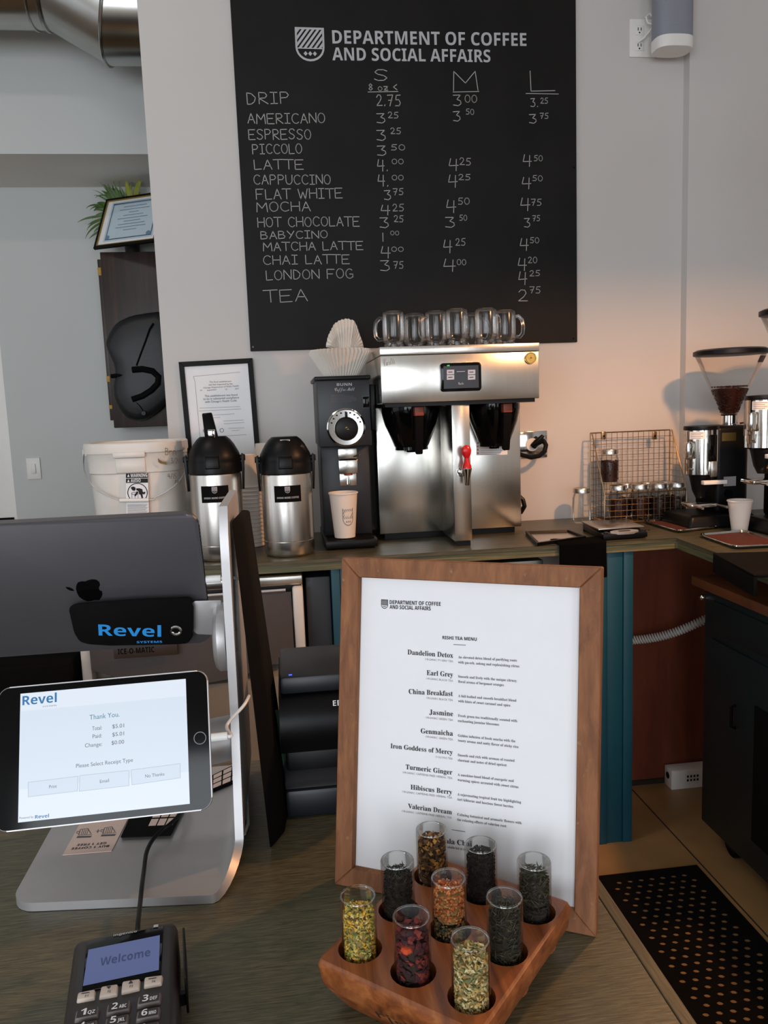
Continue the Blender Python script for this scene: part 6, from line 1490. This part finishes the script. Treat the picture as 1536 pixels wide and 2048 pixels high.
for t_x, A_, B_, hh in (('Dandelion Detox', (425, 518), (675, 537), 27), ('Earl Grey', (530, 631), (675, 642), 27), ('China Breakfast', (432, 734), (674, 747), 27), ('Jasmine', (545, 847), (675, 857), 27), ('Genmaicha', (498, 950), (674, 965), 27), ('Iron Goddess of Mercy', (332, 1032), (673, 1068), 26), ('Turmeric Ginger', (415, 1147), (671, 1178), 26), ('Hibiscus Berry', (442, 1258), (670, 1287), 26), ('Valerian Dream', (428, 1362), (668, 1396), 26), ('Masala Chai', (560, 1545), (778, 1572), 28)):
    text_px(mb, serif(t_x), PF, n, h(*A_), h(*B_), hh / S, res=2)
mb.build('menu_headings', 'ink', pp, smooth=0)
mb = MB()
for t_x, A_, B_ in (('ORGANIC PU-ERH TEA', (520, 549), (675, 562)), ('ORGANIC BLACK TEA', (527, 655), (675, 669)), ('ORGANIC BLACK TEA', (527, 762), (674, 775)), ('ORGANIC GREEN TEA', (523, 869), (674, 884)), ('ORGANIC GREEN TEA', (523, 974), (674, 991)), ('OOLONG TEA', (578, 1085), (672, 1096)), ('ORGANIC CAFFEINE-FREE HERBAL TEA', (397, 1170), (671, 1203)), ('ORGANIC CAFFEINE-FREE HERBAL TEA', (395, 1276), (670, 1310)), ('ORGANIC CAFFEINE-FREE HERBAL TEA', (393, 1382), (668, 1420))):
    text_px(mb, t_x, PF, n, h(*A_), h(*B_), 11 / S, res=1)
mb.build('menu_subheadings', 'ink_faint', pp, smooth=0)
mb = MB()
for t_x, A_, B_ in (('An elevated detox blend of purifying roots', (703, 539), (1025, 558)), ('with pu-erh, oolong and replenishing citrus.', (703, 567), (1042, 590)), ('Smooth and lively with the unique citrusy,', (703, 645), (1027, 670)), ('floral aroma of bergamot oranges.', (703, 673), (957, 693)), ('A full-bodied and smooth breakfast blend', (703, 752), (1022, 778)), ('with hints of sweet caramel and spice.', (703, 780), (993, 805)), ('Fresh green tea traditionally scented with', (702, 860), (1027, 890)), ('enchanting jasmine blossoms.', (702, 888), (931, 910)), ('Golden infusion of fresh sencha with the', (702, 969), (1017, 1001)), ('toasty aroma and nutty flavor of sticky rice.', (702, 996), (1037, 1033)), ('Smooth and rich with aromas of roasted', (701, 1076), (1012, 1108)), ('chestnut and notes of dried apricot.', (701, 1104), (972, 1133)), ('A sunshine-hued blend of energetic and', (700, 1184), (1008, 1219)), ('warming spices accented with sweet citrus.', (700, 1212), (1037, 1253)), ('A rejuvenating tropical fruit tea highlighting', (699, 1292), (1048, 1336)), ('tart hibiscus and luscious forest berries.', (699, 1319), (1008, 1361)), ('Calming botanical and aromatic flowers with', (698, 1402), (1051, 1450)), ('the relaxing effects of valerian root.', (697, 1430), (970, 1467)), ('(available hot or iced)', (625, 1577), (760, 1597))):
    text_px(mb, serif(t_x), PF, n, h(*A_), h(*B_), 14 / S, res=1)
mb.build('menu_descriptions', 'ink_soft', pp, smooth=0)
mb = MB(); quad_px(mb, PF, n, [h(677, 465), h(745, 469), h(745, 466), h(677, 462)]); quad_px(mb, PF, n, [h(668, 1481), h(742, 1493), h(742, 1490), h(668, 1478)]); mb.build('divider_line', 'ink_soft', pp, smooth=0)
# ------------------------------------------------------------------ tea sampler block
bc_ = Vector((.1158, .5995, 0)); e1 = Vector((.7518, -.6594, 0)); e2 = Vector((.6594, .7518, 0)); ZT = ZC + .045
fmK = frame_mx(Vector((bc_.x, bc_.y, ZC + .0005)), e1, e2)
hx_, hy_ = .0745, .0885
pit1, pit2, rh = .0508, .0580, .0180
a = thing('tea_block', 'reddish hardwood block with nine round holes holding tea vials', 'tea block', (bc_.x, bc_.y, ZC))
mb = MB(fmK); b2 = mb.bm; Hk = .0445; hd_ = .030
def Kv(p): return b2.verts.new(mb.t(p))
# top with nine holes, as nine square cells
xs_ = [-hx_ + .004, -pit1 * .5, pit1 * .5, hx_ - .004]; ys_ = [-hy_ + .004, -pit2 * .5, pit2 * .5, hy_ - .004]
nseg = 24
for i in range(3):
    for j in range(3):
        cx_, cy_ = (i - 1) * pit1, (j - 1) * pit2
        ring = [(cx_ + rh * math.cos(2 * PI * k / nseg), cy_ + rh * math.sin(2 * PI * k / nseg)) for k in range(nseg)]
        out = []
        for x, y in ring:
            dx, dy = x - cx_, y - cy_; lim = []
            if dx > 1e-9: lim.append((xs_[i + 1] - cx_) / dx)
            if dx < -1e-9: lim.append((xs_[i] - cx_) / dx)
            if dy > 1e-9: lim.append((ys_[j + 1] - cy_) / dy)
            if dy < -1e-9: lim.append((ys_[j] - cy_) / dy)
            k_ = min(lim); out.append((cx_ + dx * k_, cy_ + dy * k_))
        corners = [(xs_[i + 1], ys_[j + 1]), (xs_[i], ys_[j + 1]), (xs_[i], ys_[j]), (xs_[i + 1], ys_[j])]
        for k in range(nseg):
            k2 = (k + 1) % nseg; q = [(*ring[k], Hk), (*out[k], Hk)]
            for c_ in corners:
                a0, a1 = math.atan2(out[k][1] - cy_, out[k][0] - cx_), math.atan2(out[k2][1] - cy_, out[k2][0] - cx_); ac = math.atan2(c_[1] - cy_, c_[0] - cx_)
                d1, d2 = (ac - a0) % (2 * PI), (a1 - a0) % (2 * PI)
                if 1e-6 < d1 < d2 - 1e-6: q.append((*c_, Hk))
            q += [(*out[k2], Hk), (*ring[k2], Hk)]; mb.face(q)
            mb.face([(*ring[k], Hk), (*ring[k2], Hk), (*ring[k2], Hk - hd_), (*ring[k], Hk - hd_)])
        mb.face([(*p, Hk - hd_) for p in ring])
def rr_(hx, hy, r, z): return [(x, y, z) for x, y in rrect(2 * hx, 2 * hy, r, 4)]
sq = lambda hx, hy, z: rr_(hx, hy, .008, z)
mb.grid([rr_(hx_ - .004, hy_ - .004, .0005, Hk), sq(hx_ - .0015, hy_ - .0015, Hk - .001), sq(hx_, hy_, Hk - .005), sq(hx_ - .002, hy_ - .002, Hk - .020), sq(hx_ - .013, hy_ - .014, .004), sq(hx_ - .016, hy_ - .017, 0)], closed_u=True)
mb.face(sq(hx_ - .016, hy_ - .017, 0))
blk = mb.build('block_body', 'block', a, smooth=30)
# branded name on the slanting front face
f0 = fmK @ Vector((0, -(hy_ - .002), Hk - .020)); f1 = fmK @ Vector((0, -(hy_ - .014), .004)); vf = (f0 - f1).normalized(); nf = e1.cross(vf)
mb = MB(); text(mb, 'rishi', frame_mx(fmK @ Vector((-.012, -(hy_ + .0006), Hk - .0225)), e1, vf), .046, .0165); mb.build('brand_mark', 'burn', a, smooth=0)
M['tea_core'] = mat('dark_tea_gap_shade', (46, 36, 24), 0.9)  # dark core colour paints the shade in the gaps between bits
M['tea_core_pale'] = mat('pale_tea_gap_shade', (150, 126, 74), 0.9)  # the same painted gap shade, lighter for pale teas
M['tea_a'] = bits('yellow_green_chamomile', [(214, 172, 60), (190, 178, 96), (150, 150, 74), (222, 198, 120), (120, 124, 60), (226, 160, 40)])
M['tea_b'] = bits('dark_red_hibiscus', [(70, 20, 24), (104, 30, 30), (46, 16, 20), (126, 44, 34), (60, 24, 30)])
M['tea_b2'] = bits('orange_rind', [(214, 84, 34), (190, 70, 30)])
M['tea_c'] = bits('pale_mixed_herbs', [(216, 190, 130), (182, 160, 110), (140, 134, 84), (222, 206, 160), (112, 116, 72), (200, 160, 90)])
M['tea_d'] = bits('black_leaf_tea', [(34, 30, 26), (46, 42, 36), (24, 20, 18), (58, 54, 46)])
M['tea_e'] = bits('orange_grains', [(196, 104, 50), (220, 132, 70), (170, 84, 40), (206, 150, 96)])
M['tea_e2'] = bits('olive_grains', [(84, 80, 48), (120, 104, 62), (66, 62, 40), (150, 110, 64)])
M['tea_f'] = bits('dark_green_tea', [(54, 54, 40), (70, 68, 52), (40, 40, 32), (86, 80, 58)])
M['tea_g'] = bits('amber_chunks', [(150, 100, 40), (104, 70, 34), (70, 46, 26), (180, 128, 60), (60, 40, 24)])
M['tea_g2'] = bits('brown_chunks', [(80, 50, 30), (60, 40, 26), (110, 76, 46), (196, 180, 160)])
M['tea_h'] = bits('fine_black_tea', [(26, 16, 15), (38, 24, 22), (20, 12, 12), (48, 34, 32)])
#        i  j   material lower, upper, bits size, shape, fill, label
vials = [(0, 0, 'tea_a', 'tea_a', .0032, 'flake', .83, 'glass vial of yellow-green chamomile-like tea, left corner of the block'),
         (1, 0, 'tea_b', 'tea_b', .0066, 'chunk', .80, 'glass vial of dark red dried fruit pieces, front middle of the block'),
         (2, 0, 'tea_c', 'tea_c', .0038, 'flake', .84, 'glass vial of pale mixed herbs, nearest corner of the block'),
         (0, 1, 'tea_d', 'tea_d', .0034, 'needle', .84, 'glass vial of dark leaf tea, behind the yellow-green one on the left side'),
         (1, 1, 'tea_e2', 'tea_e', .0032, 'grain', .88, 'glass vial of orange and brown grains, at the centre of the block'),
         (2, 1, 'tea_f', 'tea_f', .0036, 'needle', .90, 'glass vial of dark green tea, middle of the right side of the block'),
         (0, 2, 'tea_g2', 'tea_g', .0056, 'chunk', .86, 'glass vial of amber chunks, tallest at the back left of the block'),
         (1, 2, 'tea_h', 'tea_h', .0022, 'grain', .90, 'glass vial of very dark fine black tea, back middle of the block'),
         (2, 2, 'tea_d', 'tea_f', .0040, 'needle', .86, 'glass vial of dark twisted leaves, rear right corner beside the menu frame')]
VR, VH = .0146, .077
def vial_tpl(label, loc):
    r = thing('tea_vial', label, 'tea vial', loc)
    return r
VG = None
for i, j, mlo, mhi, bs, shp, fill, lab in vials:
    c_ = fmK @ Vector(((i - 1) * pit1, (j - 1) * pit2, Hk - hd_ + .0005)); r = thing('tea_vial', lab, 'tea vial', c_, 'upturned tea vials in the wooden block')
    if VG is None:
        mb = MB(); mb.lathe([(VR * .96, 0), (VR, .002), (VR, VH - .0022), (VR * .96, VH - .0006), (VR * .88, VH), (0, VH)], c_, 40); mb.tube([c_ + Vector((VR * .93 * math.cos(k * PI / 20), VR * .93 * math.sin(k * PI / 20), VH - .0012)) for k in range(40)], .0008, 6, closed=True); VG = mb.build('glass_tube', 'glass_vial', r)
        mb = MB(); mb.lathe([(0, 0.0001), (VR * .9, .0002), (VR * .9, .008), (0, .008)], c_, 24); VC = mb.build('stopper', 'black_matte', r)
    else:
        for s_ in (VG, VC): o = s_.copy(); C.objects.link(o); o.parent = r
    rg = random.Random(i * 7 + j * 13 + 1); zf = .009 + (VH - .012) * fill
    def fillmesh(z0, z1, mt, n, name):
        mb = MB(); R_ = VR * .90
        mb.lathe([(0, z0), (R_ * .80, z0), (R_ * .80, z1 - .003), (R_ * .4, z1 - .002), (0, z1 - .002)], c_, 16); nc = len(mb.bm.faces)
        for k in range(n):
            an = rg.uniform(0, 2 * PI)
            if k < n * .82: rr = R_ * rg.uniform(.84, .95); z = rg.uniform(z0 + bs * .4, z1)
            else: rr = R_ * math.sqrt(rg.random()) * .8; z = z1 + rg.uniform(0, bs * .8)
            p = c_ + Vector((rr * math.cos(an), rr * math.sin(an), z)); s1 = bs * rg.uniform(.7, 1.3)
            d3 = {'flake': (1.1, .55, .35), 'chunk': (1, .75, .5), 'needle': (1.5, .24, .2), 'grain': (.75, .6, .5)}[shp]
            rot_ = Matrix.Rotation(rg.uniform(0, 6.28), 4, 'Z') @ Matrix.Rotation(rg.uniform(-1.2, 1.2), 4, 'X') @ Matrix.Rotation(rg.uniform(-1.2, 1.2), 4, 'Y')
            vv = []
            for q in ((1, 0, 0), (-1, 0, 0), (0, 1, 0), (0, -1, 0), (0, 0, 1), (0, 0, -1)):
                w3 = rot_ @ Vector((q[0] * d3[0] * s1 * .62, q[1] * d3[1] * s1 * .62, q[2] * d3[2] * s1 * .62)); pv = p + w3; dd = Vector((pv.x - c_.x, pv.y - c_.y, 0))
                if dd.length > R_ * .985: pv -= dd.normalized() * (dd.length - R_ * .985)
                vv.append(mb.bm.verts.new(pv))
            for f in ((0, 2, 4), (2, 1, 4), (1, 3, 4), (3, 0, 4), (2, 0, 5), (1, 2, 5), (3, 1, 5), (0, 3, 5)): mb.bm.faces.new([vv[q] for q in f])
        o = mb.build(name, mt, r, smooth=0, kind='stuff'); o.data.materials.append(M['tea_core_pale' if mt in ('tea_a', 'tea_c', 'tea_e') else 'tea_core'])
        for p_ in o.data.polygons[:nc]: p_.material_index = 1
    nb = int(1250 * (.0032 / bs) ** 1.3)
    if mlo == mhi: fillmesh(.009, zf, mlo, nb, 'dried_tea')
    else:
        zm = .009 + (zf - .009) * .55; fillmesh(.009, zm, mlo, nb // 2, 'lower_tea_layer'); fillmesh(zm, zf, mhi, nb // 2, 'upper_tea_layer')
    if mlo == 'tea_b':
        mb = MB(); pz = c_ + Vector((-.006, -VR * .80, zf - .004)); mb.sph(pz, .0048, 8, .6); mb.build('orange_rind_piece', 'tea_b2', r)
# ------------------------------------------------------------------ warm pendant lamp over the right-hand counter, plus an added one (out of view)
def pendant(x, y, z, pw, lab):
    a = thing('pendant_lamp', lab, 'lamp', (x, y, z))
    mb = MB(); mb.lathe([(.17, z - .04), (.165, z - .03), (.12, z + .08), (.04, z + .13), (.02, z + .17), (0, z + .17)], (x, y, 0), 36, cap=False); mb.build('shade', 'black', a)
    MB().cyl((x, y, z + .17), (x, y, 4.0), .004, n=8).build('flex', 'black', a)
    MB().sph((x, y, z + .07), .028, 16).build('bulb', 'bulb', a)
    l = bpy.data.lights.new('pendant_light', 'POINT'); l.energy = pw; l.color = (1.0, .47, .19); l.shadow_soft_size = .04
    o = bpy.data.objects.new('pendant_light', l); C.objects.link(o); o.location = (x, y, z + .008)
pendant(1.40, 1.68, 2.22, 84, 'dark metal pendant lamp with warm bulb, the one nearer the grinders')
pendant(1.14, .72, 2.22, 8, 'dark metal pendant lamp with warm bulb, added to light the floor mat')  # weak pendant added to warm the floor mat

a = thing('added_fill_light', 'long white fill light added under the ceiling to brighten the soffit, out of view', 'fill light', (-1.3, 1.6, 3.93))  # fill light added to brighten the soffit and far wall
MB().box(-1.9, -.7, 1.45, 1.75, 3.95, 3.999, .004).build('housing', 'white', a)
MB().box(-1.87, -.73, 1.48, 1.72, 3.944, 3.9505).build('diffuser', glow('added_fill_glow', (255, 248, 238), 2.0), a)
area_light('added_fill_lamp', (-1.3, 1.6, 3.935), (-1.3, 1.6, 0), 1.1, .22, 13, (1.0, .95, .88))
